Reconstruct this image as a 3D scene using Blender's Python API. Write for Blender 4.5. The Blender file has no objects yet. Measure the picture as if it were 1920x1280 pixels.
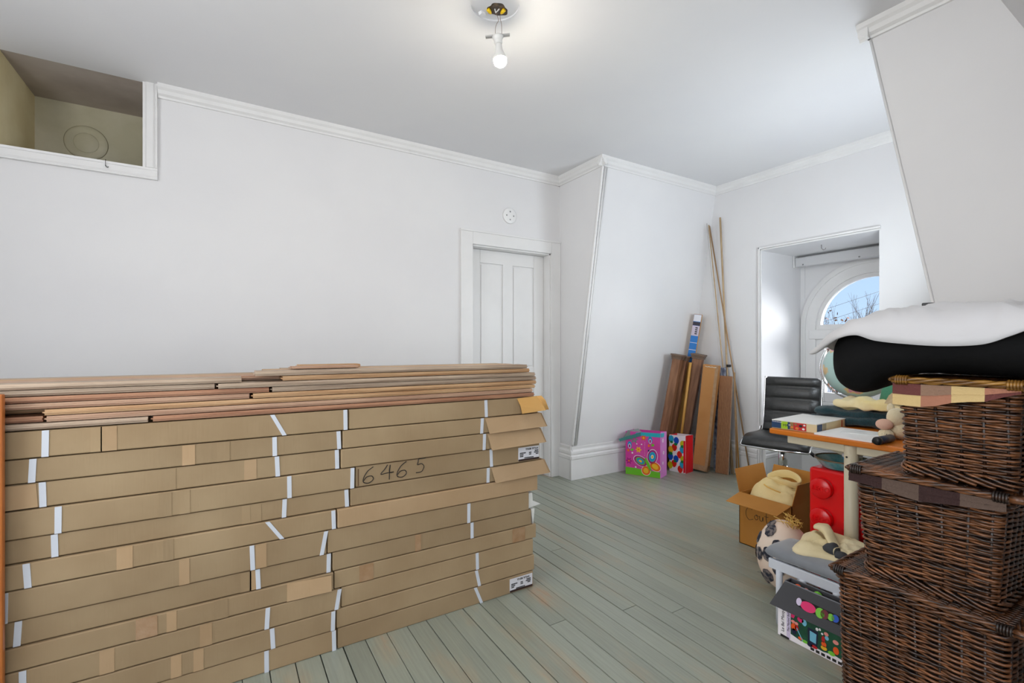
import bpy, bmesh, math, random
from mathutils import Vector, Matrix, noise
random.seed(7)
sc = bpy.context.scene
C = sc.collection
PI = math.pi

# ------------------------------------------------------------------ camera
CAM_H = 1.17
cam_d = bpy.data.cameras.new('camera'); cam = bpy.data.objects.new('camera', cam_d); C.objects.link(cam)
cam_d.sensor_width = 36.0; cam_d.lens = 36.0 * 885.0 / 1920.0
cam_d.shift_y = 8.0 / 1920.0
cam_d.clip_start = 0.05; cam_d.clip_end = 300
cam.location = (0, 0, CAM_H)
cam.rotation_euler = (math.radians(90), 0, math.radians(58.5 - 90))
sc.camera = cam

# ------------------------------------------------------------------ colour management
sc.view_settings.view_transform = 'Standard'
sc.view_settings.look = 'None'
sc.view_settings.gamma = 1.0
sc.view_settings.exposure = 0.02
sc.view_settings.use_curve_mapping = False

# ------------------------------------------------------------------ world: clear winter sky
w = bpy.data.worlds.new('sky'); sc.world = w; w.use_nodes = True
nt = w.node_tree; nt.nodes.clear()
o_ = nt.nodes.new('ShaderNodeOutputWorld'); bg = nt.nodes.new('ShaderNodeBackground')
tc = nt.nodes.new('ShaderNodeTexCoord'); sp = nt.nodes.new('ShaderNodeSeparateXYZ'); cr = nt.nodes.new('ShaderNodeValToRGB')
nt.links.new(tc.outputs['Generated'], sp.inputs[0]); nt.links.new(sp.outputs['Z'], cr.inputs[0])
cr.color_ramp.elements[0].position = 0.0; cr.color_ramp.elements[0].color = (0.56, 0.76, 1.0, 1)
cr.color_ramp.elements[1].position = 0.5; cr.color_ramp.elements[1].color = (0.30, 0.54, 1.0, 1)
nt.links.new(cr.outputs[0], bg.inputs[0]); bg.inputs[1].default_value = 1.05
nt.links.new(bg.outputs[0], o_.inputs[0])

# ------------------------------------------------------------------ area lights added as unseen fill, and the sun
def area(name, loc, target, sx, sy, power, col):
    d = bpy.data.lights.new(name, 'AREA'); d.shape = 'RECTANGLE'; d.size = sx; d.size_y = sy; d.energy = power; d.color = col
    o = bpy.data.objects.new(name, d); C.objects.link(o); o.location = loc
    o.rotation_euler = (Vector(target) - Vector(loc)).to_track_quat('-Z', 'Y').to_euler()
    return o
area('added_fill_rear', (-0.15, -1.68, 1.35), (-0.05, 2.0, 2.45), 1.5, 1.5, 26, (1.0, 0.985, 0.965))  # fill light added behind the camera, no window known there
area('added_fill_side', (-1.68, 1.0, 1.55), (2.0, 1.0, 3.2), 1.4, 1.5, 42, (1.0, 0.985, 0.965))  # second unseen fill light, added to brighten the room from the side
area('added_fill_bay', (3.28, 0.90, 1.50), (2.45, 2.9, 2.6), 0.55, 1.1, 29, (0.85, 0.93, 1.0))  # fill light added on the hidden bay slope to brighten the bay
sun_d = bpy.data.lights.new('winter_sun', 'SUN'); sun_d.energy = 13.0; sun_d.angle = math.radians(60); sun_d.color = (0.97, 0.98, 1.0)
sun = bpy.data.objects.new('winter_sun', sun_d); C.objects.link(sun); sun.location = (9, -1, 6)
sun.rotation_euler = Vector((-1.0, 0.42, -0.42)).to_track_quat('-Z', 'Y').to_euler()
BULB_POWER = 420.0

# ------------------------------------------------------------------ materials
_M = {}
def srgb(r, g, b):
    f = lambda c: (c/255/12.92) if c/255 <= .04045 else ((c/255+.055)/1.055)**2.4
    return (f(r), f(g), f(b))
def mat(name, col, rough=0.6, col2=None, scale=8.0, stretch=(1,1,1), detail=4.0, bump=0.0, bscale=None, bstretch=None,
        metallic=0.0, spec=0.5, coords='Object', ramp=(0.35, 0.65), emit=None, sheen=0.0, alpha=None, coat=0.0, distort=0.0):
    if name in _M: return _M[name]
    m = bpy.data.materials.new(name); m.use_nodes = True; n = m.node_tree; b = n.nodes['Principled BSDF']
    b.inputs['Base Color'].default_value = (*col, 1); b.inputs['Roughness'].default_value = rough
    b.inputs['Metallic'].default_value = metallic; b.inputs['Specular IOR Level'].default_value = spec
    if sheen: b.inputs['Sheen Weight'].default_value = sheen
    if coat: b.inputs['Coat Weight'].default_value = coat
    if col2 is not None or bump:
        t = n.nodes.new('ShaderNodeTexCoord') if coords != 'World' else n.nodes.new('ShaderNodeNewGeometry')
        src = t.outputs['Position'] if coords == 'World' else t.outputs[coords]
    if col2 is not None:
        mp = n.nodes.new('ShaderNodeMapping'); mp.inputs['Scale'].default_value = stretch; n.links.new(src, mp.inputs[0])
        nz = n.nodes.new('ShaderNodeTexNoise'); nz.inputs['Scale'].default_value = scale; nz.inputs['Detail'].default_value = detail
        nz.inputs['Distortion'].default_value = distort
        n.links.new(mp.outputs[0], nz.inputs['Vector'])
        r = n.nodes.new('ShaderNodeValToRGB'); r.color_ramp.elements[0].position = ramp[0]; r.color_ramp.elements[1].position = ramp[1]
        r.color_ramp.elements[0].color = (*col, 1); r.color_ramp.elements[1].color = (*col2, 1)
        n.links.new(nz.outputs['Fac'], r.inputs[0]); n.links.new(r.outputs[0], b.inputs['Base Color'])
    if bump:
        mp2 = n.nodes.new('ShaderNodeMapping'); mp2.inputs['Scale'].default_value = bstretch or stretch; n.links.new(src, mp2.inputs[0])
        nz2 = n.nodes.new('ShaderNodeTexNoise'); nz2.inputs['Scale'].default_value = bscale or scale; nz2.inputs['Detail'].default_value = 5
        n.links.new(mp2.outputs[0], nz2.inputs['Vector'])
        bp = n.nodes.new('ShaderNodeBump'); bp.inputs['Strength'].default_value = bump; bp.inputs['Distance'].default_value = 0.01
        n.links.new(nz2.outputs['Fac'], bp.inputs['Height']); n.links.new(bp.outputs[0], b.inputs['Normal'])
    if emit:
        b.inputs['Emission Color'].default_value = (*emit[0], 1); b.inputs['Emission Strength'].default_value = emit[1]
    _M[name] = m
    return m
def rgb(name, r, g, b, rough=0.6, **k): return mat(name, srgb(r, g, b), rough, **k)

WALL = mat('wall_paint', (0.80, 0.795, 0.80), 0.55, col2=(0.775, 0.77, 0.78), scale=2.2, coords='World', bump=0.02, bscale=60, spec=0.3)
CEIL = mat('ceiling_paint', (0.79, 0.79, 0.80), 0.7, col2=(0.765, 0.765, 0.785), scale=1.6, coords='World', spec=0.25)
TRIM = mat('trim_paint', (0.83, 0.825, 0.82), 0.38, col2=(0.80, 0.795, 0.79), scale=5, coords='World')
OLD = mat('old_cream_plaster', srgb(206, 200, 176), 0.8, col2=srgb(190, 184, 156), scale=5, coords='World', bump=0.25, bscale=9)
OLDY = mat('old_yellow_plaster', srgb(238, 226, 186), 0.8, col2=srgb(222, 206, 160), scale=3, coords='World', bump=0.15, bscale=9)
OLDC = mat('bare_plaster_ceiling', srgb(188, 178, 168), 0.85, col2=srgb(170, 158, 148), scale=4, coords='World', bump=0.2, bscale=12)
DARK = mat('dark_void', (0.01, 0.009, 0.008), 0.9)
BLACKP = mat('black_plastic', (0.012, 0.012, 0.013), 0.4)

def floor_mat():
    m = bpy.data.materials.new('painted_floor_board'); m.use_nodes = True; n = m.node_tree; b = n.nodes['Principled BSDF']
    L = n.links
    g = n.nodes.new('ShaderNodeNewGeometry'); oi = n.nodes.new('ShaderNodeObjectInfo')
    mp = n.nodes.new('ShaderNodeMapping'); mp.inputs['Scale'].default_value = (3.0, 0.8, 1); L.new(g.outputs['Position'], mp.inputs[0])
    nz = n.nodes.new('ShaderNodeTexNoise'); nz.inputs['Scale'].default_value = 2.2; nz.inputs['Detail'].default_value = 7; nz.inputs['Roughness'].default_value = .62
    L.new(mp.outputs[0], nz.inputs['Vector'])
    r = n.nodes.new('ShaderNodeValToRGB'); e = r.color_ramp.elements
    e[0].position = .30; e[0].color = (*srgb(145, 151, 139), 1)
    e[1].position = .72; e[1].color = (*srgb(172, 146, 118), 1)
    x = e.new(.52); x.color = (*srgb(149, 154, 140), 1)
    x = e.new(.64); x.color = (*srgb(158, 153, 134), 1)
    L.new(nz.outputs['Fac'], r.inputs[0])
    mp2 = n.nodes.new('ShaderNodeMapping'); mp2.inputs['Scale'].default_value = (38, 1.6, 1); L.new(g.outputs['Position'], mp2.inputs[0])
    nz2 = n.nodes.new('ShaderNodeTexNoise'); nz2.inputs['Scale'].default_value = 3; nz2.inputs['Detail'].default_value = 5; L.new(mp2.outputs[0], nz2.inputs['Vector'])
    mx = n.nodes.new('ShaderNodeMixRGB'); mx.blend_type = 'OVERLAY'; mx.inputs[0].default_value = .22
    L.new(r.outputs[0], mx.inputs[1]); L.new(nz2.outputs['Fac'], mx.inputs[2])
    hs = n.nodes.new('ShaderNodeHueSaturation'); mr = n.nodes.new('ShaderNodeMapRange'); mr.inputs[3].default_value = .9; mr.inputs[4].default_value = 1.08
    L.new(oi.outputs['Random'], mr.inputs[0]); L.new(mr.outputs[0], hs.inputs['Value']); L.new(mx.outputs[0], hs.inputs['Color'])
    L.new(hs.outputs[0], b.inputs['Base Color'])
    b.inputs['Roughness'].default_value = .36; b.inputs['Specular IOR Level'].default_value = .5
    mr2 = n.nodes.new('ShaderNodeMapRange'); mr2.inputs[3].default_value = .26; mr2.inputs[4].default_value = .34; L.new(nz.outputs['Fac'], mr2.inputs[0]); L.new(mr2.outputs[0], b.inputs['Roughness'])
    bp = n.nodes.new('ShaderNodeBump'); bp.inputs['Strength'].default_value = .12; bp.inputs['Distance'].default_value = .004
    L.new(nz2.outputs['Fac'], bp.inputs['Height']); L.new(bp.outputs[0], b.inputs['Normal'])
    return m
FLOORM = floor_mat()

def carton_mat(name, c1, c2):
    m = bpy.data.materials.new(name); m.use_nodes = True; n = m.node_tree; b = n.nodes['Principled BSDF']; L = n.links
    g = n.nodes.new('ShaderNodeNewGeometry'); oi = n.nodes.new('ShaderNodeObjectInfo')
    nz = n.nodes.new('ShaderNodeTexNoise'); nz.inputs['Scale'].default_value = 4; nz.inputs['Detail'].default_value = 6; L.new(g.outputs['Position'], nz.inputs['Vector'])
    r = n.nodes.new('ShaderNodeValToRGB'); r.color_ramp.elements[0].position = .35; r.color_ramp.elements[1].position = .7
    r.color_ramp.elements[0].color = (*c1, 1); r.color_ramp.elements[1].color = (*c2, 1); L.new(nz.outputs['Fac'], r.inputs[0])
    hs = n.nodes.new('ShaderNodeHueSaturation'); mr = n.nodes.new('ShaderNodeMapRange'); mr.inputs[3].default_value = .92; mr.inputs[4].default_value = 1.08
    L.new(oi.outputs['Random'], mr.inputs[0]); L.new(mr.outputs[0], hs.inputs['Value']); L.new(r.outputs[0], hs.inputs['Color']); L.new(hs.outputs[0], b.inputs['Base Color'])
    b.inputs['Roughness'].default_value = .75; b.inputs['Specular IOR Level'].default_value = .25
    mp = n.nodes.new('ShaderNodeMapping'); mp.inputs['Scale'].default_value = (1, 1, .06); L.new(g.outputs['Position'], mp.inputs[0])
    n2 = n.nodes.new('ShaderNodeTexNoise'); n2.inputs['Scale'].default_value = 140; n2.inputs['Detail'].default_value = 2; L.new(mp.outputs[0], n2.inputs['Vector'])
    bp = n.nodes.new('ShaderNodeBump'); bp.inputs['Strength'].default_value = .15; bp.inputs['Distance'].default_value = .003
    L.new(n2.outputs['Fac'], bp.inputs['Height']); L.new(bp.outputs[0], b.inputs['Normal'])
    return m
CARD = carton_mat('brown_cardboard', srgb(158, 134, 102), srgb(172, 149, 116))
CARDL = carton_mat('light_cardboard_flap', srgb(178, 148, 112), srgb(190, 161, 126))
CARDO = carton_mat('orange_cardboard', srgb(206, 158, 92), srgb(214, 168, 104))
CARDI = carton_mat('carton_brown_cardboard', srgb(172, 116, 48), srgb(184, 128, 60))
STRAP = mat('strapping_band', srgb(214, 219, 228), 0.4)
LABELW = mat('label_paper', srgb(226, 226, 232), 0.6)
INK = mat('black_ink', (0.012, 0.010, 0.010), 0.7)
TAPE = mat('packing_tape', srgb(165, 128, 92), 0.12, col2=srgb(176, 142, 108), scale=30, spec=0.8, bump=.3, bscale=25)
PLANKS = [
    mat('oak_plank_grey', srgb(192, 172, 150), .55, col2=srgb(150, 126, 104), scale=5, stretch=(.6, 8, 24), detail=6),
    mat('oak_plank_pink', srgb(202, 168, 140), .55, col2=srgb(164, 124, 98), scale=5, stretch=(.6, 8, 24), detail=6),
    mat('oak_plank_honey', srgb(206, 170, 128), .55, col2=srgb(172, 128, 86), scale=5, stretch=(.6, 8, 24), detail=6),
    mat('oak_plank_red', srgb(186, 140, 108), .55, col2=srgb(146, 98, 70), scale=5, stretch=(.6, 8, 24), detail=6)]

# ------------------------------------------------------------------ mesh builder
class MB:
    def __init__(s): s.v = []; s.f = []; s.m = []; s.mats = []; s.sm = []
    def mi(s, m):
        if m not in s.mats: s.mats.append(m)
        return s.mats.index(m)
    def add(s, vs, fs, m, smooth=False):
        o = len(s.v); s.v += [Vector(p) for p in vs]; k = s.mi(m)
        for f in fs: s.f.append([i + o for i in f]); s.m.append(k); s.sm.append(smooth)
        return s
    def box(s, x0, x1, y0, y1, z0, z1, m, bev=0.0):
        if bev <= 0:
            vs = [(x, y, z) for x in (x0, x1) for y in (y0, y1) for z in (z0, z1)]
            return s.add(vs, [(0,1,3,2),(4,6,7,5),(0,4,5,1),(2,3,7,6),(0,2,6,4),(1,5,7,3)], m)
        b = min(bev, (x1-x0)/2.01, (y1-y0)/2.01, (z1-z0)/2.01)
        bm = bmesh.new(); bmesh.ops.create_cube(bm, size=1)
        for v in bm.verts: v.co = Vector(((x0+x1)/2 + v.co.x*(x1-x0), (y0+y1)/2 + v.co.y*(y1-y0), (z0+z1)/2 + v.co.z*(z1-z0)))
        bmesh.ops.bevel(bm, geom=bm.edges[:], offset=b, segments=2, affect='EDGES', profile=.5)
        return s.bm(bm, m)
    def bm(s, bm, m, smooth=False):
        bm.verts.index_update()
        s.add([v.co.copy() for v in bm.verts], [[v.index for v in f.verts] for f in bm.faces], m, smooth); bm.free(); return s
    def tube(s, pts, r, m, n=8, closed=False, cap=True, smooth=True, rz=None):
        pts = [Vector(p) for p in pts]; N = len(pts)
        rad = r if callable(r) else (lambda i: r[i]) if isinstance(r, (list, tuple)) else (lambda i: r)
        vs = []; up = None
        for i, p in enumerate(pts):
            a = pts[(i-1) % N] if (closed or i > 0) else p
            c = pts[(i+1) % N] if (closed or i < N-1) else p
            t = (c - a).normalized() if (c-a).length > 1e-9 else Vector((0,0,1))
            if up is None:
                up = Vector((0,0,1)) if abs(t.z) < .9 else Vector((1,0,0))
            u = (up - t*up.dot(t))
            if u.length < 1e-5: u = t.orthogonal()
            u.normalize(); up = u; q = t.cross(u)
            R = rad(i); R2 = R if rz is None else rz
            for k in range(n):
                an = 2*PI*k/n; vs.append(p + u*math.cos(an)*R2 + q*math.sin(an)*R)
        fs = []
        for i in range(N if closed else N-1):
            j = (i+1) % N
            for k in range(n): fs.append((i*n+k, i*n+(k+1) % n, j*n+(k+1) % n, j*n+k))
        if cap and not closed:
            fs.append(tuple(range(n))[::-1]); fs.append(tuple((N-1)*n+k for k in range(n)))
        return s.add(vs, fs, m, smooth)
    def lathe(s, prof, m, n=24, loc=(0,0,0), axis=None, smooth=True):
        vs = []; fs = []; L = Vector(loc); q = Vector((0,0,1)).rotation_difference(Vector(axis)) if axis is not None else None
        for (r, z) in prof:
            for k in range(n):
                p = Vector((r*math.cos(2*PI*k/n), r*math.sin(2*PI*k/n), z))
                if q: p = q @ p
                vs.append(L + p)
        for i in range(len(prof)-1):
            for k in range(n): fs.append((i*n+k, i*n+(k+1) % n, (i+1)*n+(k+1) % n, (i+1)*n+k))
        if prof[0][0] > 1e-6: fs.append(tuple(range(n))[::-1])
        if prof[-1][0] > 1e-6: fs.append(tuple((len(prof)-1)*n+k for k in range(n)))
        return s.add(vs, fs, m, smooth)
    def prism(s, poly, vec, m, smooth=False):
        n = len(poly); vec = Vector(vec); a = [Vector(p) for p in poly]; vs = a + [p + vec for p in a]
        fs = [tuple(range(n))[::-1], tuple(range(n, 2*n))] + [(i, (i+1) % n, n+(i+1) % n, n+i) for i in range(n)]
        return s.add(vs, fs, m, smooth)
    def run(s, prof, p0, p1, out, m, up=(0,0,1)):
        """extrude a 2-D profile (out, up) from p0 to p1"""
        p0 = Vector(p0); p1 = Vector(p1); out = Vector(out); up = Vector(up)
        return s.prism([p0 + out*a + up*b for a, b in prof], p1 - p0, m)
    def build(s, name, parent=None, off=None, fix=True):
        me = bpy.data.meshes.new(name)
        o = Vector(off) if off is not None else (Vector(parent.get('_o', (0,0,0))) if parent is not None and '_o' in parent else Vector((0,0,0)))
        me.from_pydata([tuple(p - o) for p in s.v], [], s.f)
        for m in s.mats: me.materials.append(m)
        me.polygons.foreach_set('material_index', s.m); me.polygons.foreach_set('use_smooth', s.sm)
        me.update()
        if fix:
            bm = bmesh.new(); bm.from_mesh(me); bmesh.ops.recalc_face_normals(bm, faces=bm.faces[:]); bm.to_mesh(me); bm.free()
        ob = bpy.data.objects.new(name, me); C.objects.link(ob)
        if parent is not None: ob.parent = parent
        return ob

def tag(o, label, cat, group=None):
    o['label'] = label; o['category'] = cat
    if group: o['group'] = group
    return o
def thing(name, label, cat, loc=(0,0,0), rot=(0,0,0), group=None, world=True):
    """Empty at the thing's base; with world=True the parts are authored in world coordinates"""
    o = bpy.data.objects.new(name, None); C.objects.link(o); o.location = loc; o.rotation_euler = rot
    o.empty_display_size = .1
    if world: o['_o'] = tuple(loc)
    return tag(o, label, cat, group)
def struct(o, label=None):
    o['kind'] = 'structure'
    if label: o['label'] = label
    return o
def text(name, s, size, m, parent, loc, u, v, depth=.0006, align='LEFT', shear=0.0):
    """flat lettering: u = reading direction, v = up direction (world, or local to the parent)"""
    cu = bpy.data.curves.new(name, 'FONT'); cu.body = s; cu.size = size; cu.extrude = depth; cu.align_x = align; cu.shear = shear; cu.resolution_u = 3
    cu.materials.append(m); o = bpy.data.objects.new(name, cu); C.objects.link(o)
    u = Vector(u).normalized(); v = Vector(v).normalized(); nrm = u.cross(v)
    M = Matrix((u, v, nrm)).transposed().to_4x4()
    off = Vector(parent.get('_o', (0,0,0))) if '_o' in parent else Vector((0,0,0))
    M.translation = Vector(loc) - off
    me = bpy.data.meshes.new_from_object(o.evaluated_get(bpy.context.evaluated_depsgraph_get())); bpy.data.objects.remove(o)
    o = bpy.data.objects.new(name, me); C.objects.link(o); o['kind'] = 'stuff'
    o.parent = parent; o.matrix_local = M
    return o
def plate(mb, poly, o, u, v, n, d, m, th=.0006):
    """flat printed shape: 2-D polygon on the plane (o,u,v), standing d above it"""
    o = Vector(o); u = Vector(u); v = Vector(v); n = Vector(n)
    mb.prism([o + u*a + v*b + n*d for a, b in poly], n*th, m)
def ell(cx, cy, rx, ry, k=18, rot=0):
    c, s_ = math.cos(rot), math.sin(rot)
    return [(cx + rx*math.cos(t)*c - ry*math.sin(t)*s_, cy + rx*math.cos(t)*s_ + ry*math.sin(t)*c) for t in [2*PI*i/k for i in range(k)]]
def spline(keys, n):
    """Catmull-Rom through tuples"""
    K = [Vector(k) if len(k) <= 4 else list(k) for k in keys]; out = []
    D = len(keys[0])
    for i in range(n):
        t = i/(n-1)*(len(keys)-1); j = min(int(t), len(keys)-2); f = t - j
        g = lambda q: keys[max(0, min(len(keys)-1, q))]
        p0, p1, p2, p3 = g(j-1), g(j), g(j+1), g(j+2)
        out.append(tuple(.5*((2*p1[d]) + (-p0[d]+p2[d])*f + (2*p0[d]-5*p1[d]+4*p2[d]-p3[d])*f*f + (-p0[d]+3*p1[d]-3*p2[d]+p3[d])*f**3) for d in range(D)))
    return out
def loft(mb, st, m, n=28, ex=2.4, wr=0.0, wf=12.0, wd=(1,1,1), a0=0, a1=2*PI, seed=0.0):
    """loft along Y: stations (y, cx, cz, rx, rz) with super-elliptic sections; wrinkled by noise"""
    vs = []; N = len(st); full = abs(a1 - a0 - 2*PI) < 1e-6
    cols = n if full else n+1
    for (y, cx, cz, rx, rz) in st:
        for k in range(cols):
            a = a0 + (a1-a0)*k/n; c, s_ = math.cos(a), math.sin(a)
            p = Vector((cx + rx*math.copysign(abs(c)**(2/ex), c), y, cz + rz*math.copysign(abs(s_)**(2/ex), s_)))
            if wr:
                q = Vector((p.x*wd[0], p.y*wd[1], p.z*wd[2]))*wf + Vector((seed, seed*2, 0))
                d = Vector((c, 0, s_)); p += d*noise.noise(q)*wr
            vs.append(p)
    fs = []
    for i in range(N-1):
        for k in range(n if full else n): fs.append((i*cols+k, i*cols+(k+1) % cols, (i+1)*cols+(k+1) % cols, (i+1)*cols+k))
    if full: fs += [tuple(range(cols))[::-1], tuple((N-1)*cols+k for k in range(cols))]
    mb.add(vs, fs, m, True); return mb
def mods(o, sub=0, solid=0.0, bev=0.0):
    if solid:
        q = o.modifiers.new('thickness', 'SOLIDIFY'); q.thickness = solid; q.offset = 1
    if sub:
        q = o.modifiers.new('smooth', 'SUBSURF'); q.levels = sub; q.render_levels = sub
    return o
def cloth_lump(mb, cx, cy, z0, outline, h, m, rings=10, wr=.012, wf=14, rot=0, seed=0, flat=3.0):
    """a soft heap: outline(t) radius pairs, domed with folds, closed below"""
    n = 40; vs = []; fs = []; c, s_ = math.cos(rot), math.sin(rot)
    for i in range(rings+1):
        r = i/rings
        for k in range(n):
            t = 2*PI*k/n; rx, ry = outline(t)
            x, y = rx*r, ry*r
            X, Y = cx + x*c - y*s_, cy + x*s_ + y*c
            z = z0 + h*(max(0, 1 - r**flat))**.5
            z += wr*noise.noise(Vector((X*wf + seed, Y*wf*.6, seed)))*(1 - r**6) - wr*.55*abs(noise.noise(Vector((X*wf*1.7 + Y*wf*1.1 + seed, Y*wf*.5, 2))))*(1-r**8) + wr*.6*noise.noise(Vector((X*wf*2.3, Y*wf*2.3 + seed, 1)))*(1-r**6)
            vs.append((X, Y, max(z0 + .001 if r < 1 else z0, z)))
    for i in range(rings):
        for k in range(n): fs.append((i*n+k, i*n+(k+1) % n, (i+1)*n+(k+1) % n, (i+1)*n+k))
    fs.append(tuple(rings*n+k for k in range(n)))
    mb.add(vs, fs, m, True); return mb
def sq(rx, ry, e=3.2):
    return lambda t: (rx*math.copysign(abs(math.cos(t))**(2/e), math.cos(t)), ry*math.copysign(abs(math.sin(t))**(2/e), math.sin(t)))

# ================================================================== THE ROOM
ZC = 2.683; YW = 3.42; XB = 2.60; XW = 4.04; XG = 4.68
yl = lambda z: 3.283 - 0.1668*z          # slanted bay wall, left
yr = lambda z: 0.535 + 0.183*z           # slanted bay wall, right
BACKX = -1.7; BACKY = -1.7

# floor: a subfloor slab with painted boards on it
fl = MB(); fl.box(BACKX, XG+.2, BACKY, YW+.35, -.06, -.022, DARK); floor = struct(fl.build('floor'), 'painted grey green wooden board floor')
pitch = .0853; x = .229 - pitch*22; k = 0
bmesh_cache = {}
while x < XG:
    x1 = x + pitch; gap = .0011 + (.0008 if k % 3 == 0 else 0) + (.0014 if k % 7 == 2 else 0)
    segs = [(BACKY, YW+.13)]
    rnd = random.Random(k*13+5)
    if rnd.random() < .38:
        c_ = rnd.uniform(0.3, 2.8); segs = [(BACKY, c_), (c_ + .002, YW+.13)]
    if x > XW - .04: segs = [(1.15, 2.45)]
    for (a, b) in segs:
        m = MB(); dz = rnd.uniform(-.0012, .0)
        m.box(x+gap, x1-gap, a, b, -.022, dz, FLOORM, bev=.0016); m.build('floor_board', floor)
    x = x1; k += 1

# ceiling with a round hole for the lamp wiring
LX, LY = 1.062, 1.858
def ceiling():
    m = MB(); n = 40; R = .042; RR = .108; CX, CY = 1.03, 1.825
    rect = (BACKX, XW+.1, BACKY, YW)
    ring = []; out = []; ring2 = []
    for k in range(n):
        a = 2*PI*k/n; ring2.append((CX + RR*math.cos(a), CY + RR*math.sin(a)))
        wob = 1 + .09*math.sin(3*a+1) + .05*math.sin(7*a)
        ring.append((LX + R*1.15*wob*math.cos(a), LY + R*wob*math.sin(a)))
    # outer rectangle points by ray casting
    for k in range(n):
        a = 2*PI*k/n; c, s_ = math.cos(a), math.sin(a)
        t = min([((rect[1]-CX)/c) if c > 1e-9 else ((rect[0]-CX)/c) if c < -1e-9 else 1e9, ((rect[3]-CY)/s_) if s_ > 1e-9 else ((rect[2]-CY)/s_) if s_ < -1e-9 else 1e9])
        out.append((CX + c*t, CY + s_*t))
    corners = []
    vs = [(p[0], p[1], ZC) for p in out] + [(p[0], p[1], ZC) for p in ring2] + [(p[0], p[1], ZC+.007) for p in ring2] + [(p[0], p[1], ZC+.007) for p in ring] + [(p[0], p[1], ZC+.05) for p in ring]
    fs = []
    for L in range(4):
        for k in range(n): fs.append((L*n+k, L*n+(k+1) % n, (L+1)*n+(k+1) % n, (L+1)*n+k))
    m.add(vs, fs, CEIL)
    # fill the rectangle's corners
    for (ex, ey) in ((rect[1], rect[3]), (rect[0], rect[3]), (rect[0], rect[2]), (rect[1], rect[2])):
        best = sorted(range(n), key=lambda k: (out[k][0]-ex)**2 + (out[k][1]-ey)**2)
        for k in range(n):
            p, q = out[k], out[(k+1) % n]
            if abs(p[0]-q[0]) > 1e-6 and abs(p[1]-q[1]) > 1e-6:
                cx = p[0] if abs(p[0]-rect[0]) < 1e-6 or abs(p[0]-rect[1]) < 1e-6 else q[0]
                cy = p[1] if abs(p[1]-rect[2]) < 1e-6 or abs(p[1]-rect[3]) < 1e-6 else q[1]
                if abs(cx-ex) < 1e-6 and abs(cy-ey) < 1e-6: m.add([(p[0], p[1], ZC), (ex, ey, ZC), (q[0], q[1], ZC)], [(0,1,2)], CEIL)
    m.box(BACKX, XW+.1, BACKY, YW, ZC+.12, ZC+.16, CEIL)
    # plaster sides of the roof slab so that no daylight leaks in
    o = m.build('ceiling'); return struct(o, 'smooth off white painted ceiling')
ceil_o = ceiling()

# left wall with the door opening and the alcove opening
DX0, DX1, DZ = 1.715, 2.497, 1.99
AX = -.391; AZ = 2.196
m = MB()
m.box(AX, DX0, YW, YW+.14, 0, ZC, WALL)                     # between alcove and door
m.box(DX0, DX1, YW, YW+.14, DZ, ZC, WALL)                   # above the door
m.box(DX1, XB+.1, YW, YW+.14, 0, ZC, WALL)                  # right of the door
m.box(BACKX, AX, YW, YW+.14, 0, AZ, WALL)                   # below the alcove
m.box(BACKX, -.972-.08, YW, YW+.14, AZ, ZC, WALL)
struct(m.build('wall_left'), 'long white painted wall with the door')

# alcove high in the wall
m = MB(); AB = 3.95; AL = -.972
m.box(AL-.06, AX+.35, AB, AB+.05, AZ-.35, ZC+.05, OLD); struct(m.build('wall_alcove_back'), 'old cream plaster at the back of the alcove')
m = MB(); m.box(AL-.06, AL, YW, AB, AZ-.35, ZC+.05, OLDY); struct(m.build('wall_alcove_side'), 'yellowed plaster side of the alcove')
m = MB(); m.box(AX+.30, AX+.35, YW+.14, AB, AZ-.35, ZC, OLDY); struct(m.build('wall_alcove_far_side'), 'far side of the alcove')
m = MB(); m.box(AL, AX+.35, YW, AB, ZC, ZC+.05, OLDC); struct(m.build('ceiling_alcove'), 'bare brownish plaster above the alcove')
m = MB(); m.box(AL, AX+.35, YW+.14, AB, AZ-.35, AZ-.30, OLD); struct(m.build('floor_alcove'), 'floor of the alcove')
m = MB(); m.box(-.445, -.43, AB-.012, AB, 2.46, ZC-.004, OLD); struct(m.build('trim_alcove'), 'plaster corner strip in the alcove')
# frame around the alcove (vertical at the right, horizontal below), moulded
fprof = [(0,0),(.012,0),(.012,.012),(.020,.018),(.020,.048),(.014,.056),(.024,.060),(.024,.068),(0,.068)]
m = MB()
m.prism([(AX + b, YW - a, AZ) for a, b in fprof], (0, 0, ZC - AZ), TRIM)
struct(m.build('trim_1'), 'moulded white upright edging the alcove')
m = MB()
m.prism([(BACKX, YW - a, AZ - b) for a, b in fprof], (AX + .068 - BACKX, 0, 0), TRIM)
struct(m.build('trim_2'), 'moulded white ledge below the alcove')
# round cover over an old stovepipe hole
t = thing('stovepipe_cover', 'round painted over stovepipe cover on the back wall of the alcove', 'cover', (-.735, AB, 2.45))
MB().lathe([(.108, .001), (.104, .006), (.09, .009), (.07, .006), (.066, .003)], OLD, 40, (-.735, AB-.001, 2.45), (0,-1,0)).build('rim', t)
MB().lathe([(.065, .001), (.058, .006), (.03, .009), (.0001, .0095)], OLD, 40, (-.735, AB-.001, 2.45), (0,-1,0)).build('disc', t)
# little chain with a hook on the ledge
t = thing('hook_chain', 'thin dark chain with a small hook hanging over the alcove ledge', 'chain', (-.552, YW-.026, 2.205))
MB().tube([(-.552, YW-.012, 2.198), (-.552, YW-.026, 2.199), (-.552, YW-.027, 2.165)], .0012, BLACKP, 6).build('chain', t)
MB().tube([(-.552, YW-.028, 2.166), (-.548, YW-.030, 2.157), (-.541, YW-.030, 2.155), (-.540, YW-.030, 2.16)], .0022, BLACKP, 6).build('hook', t)

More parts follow.
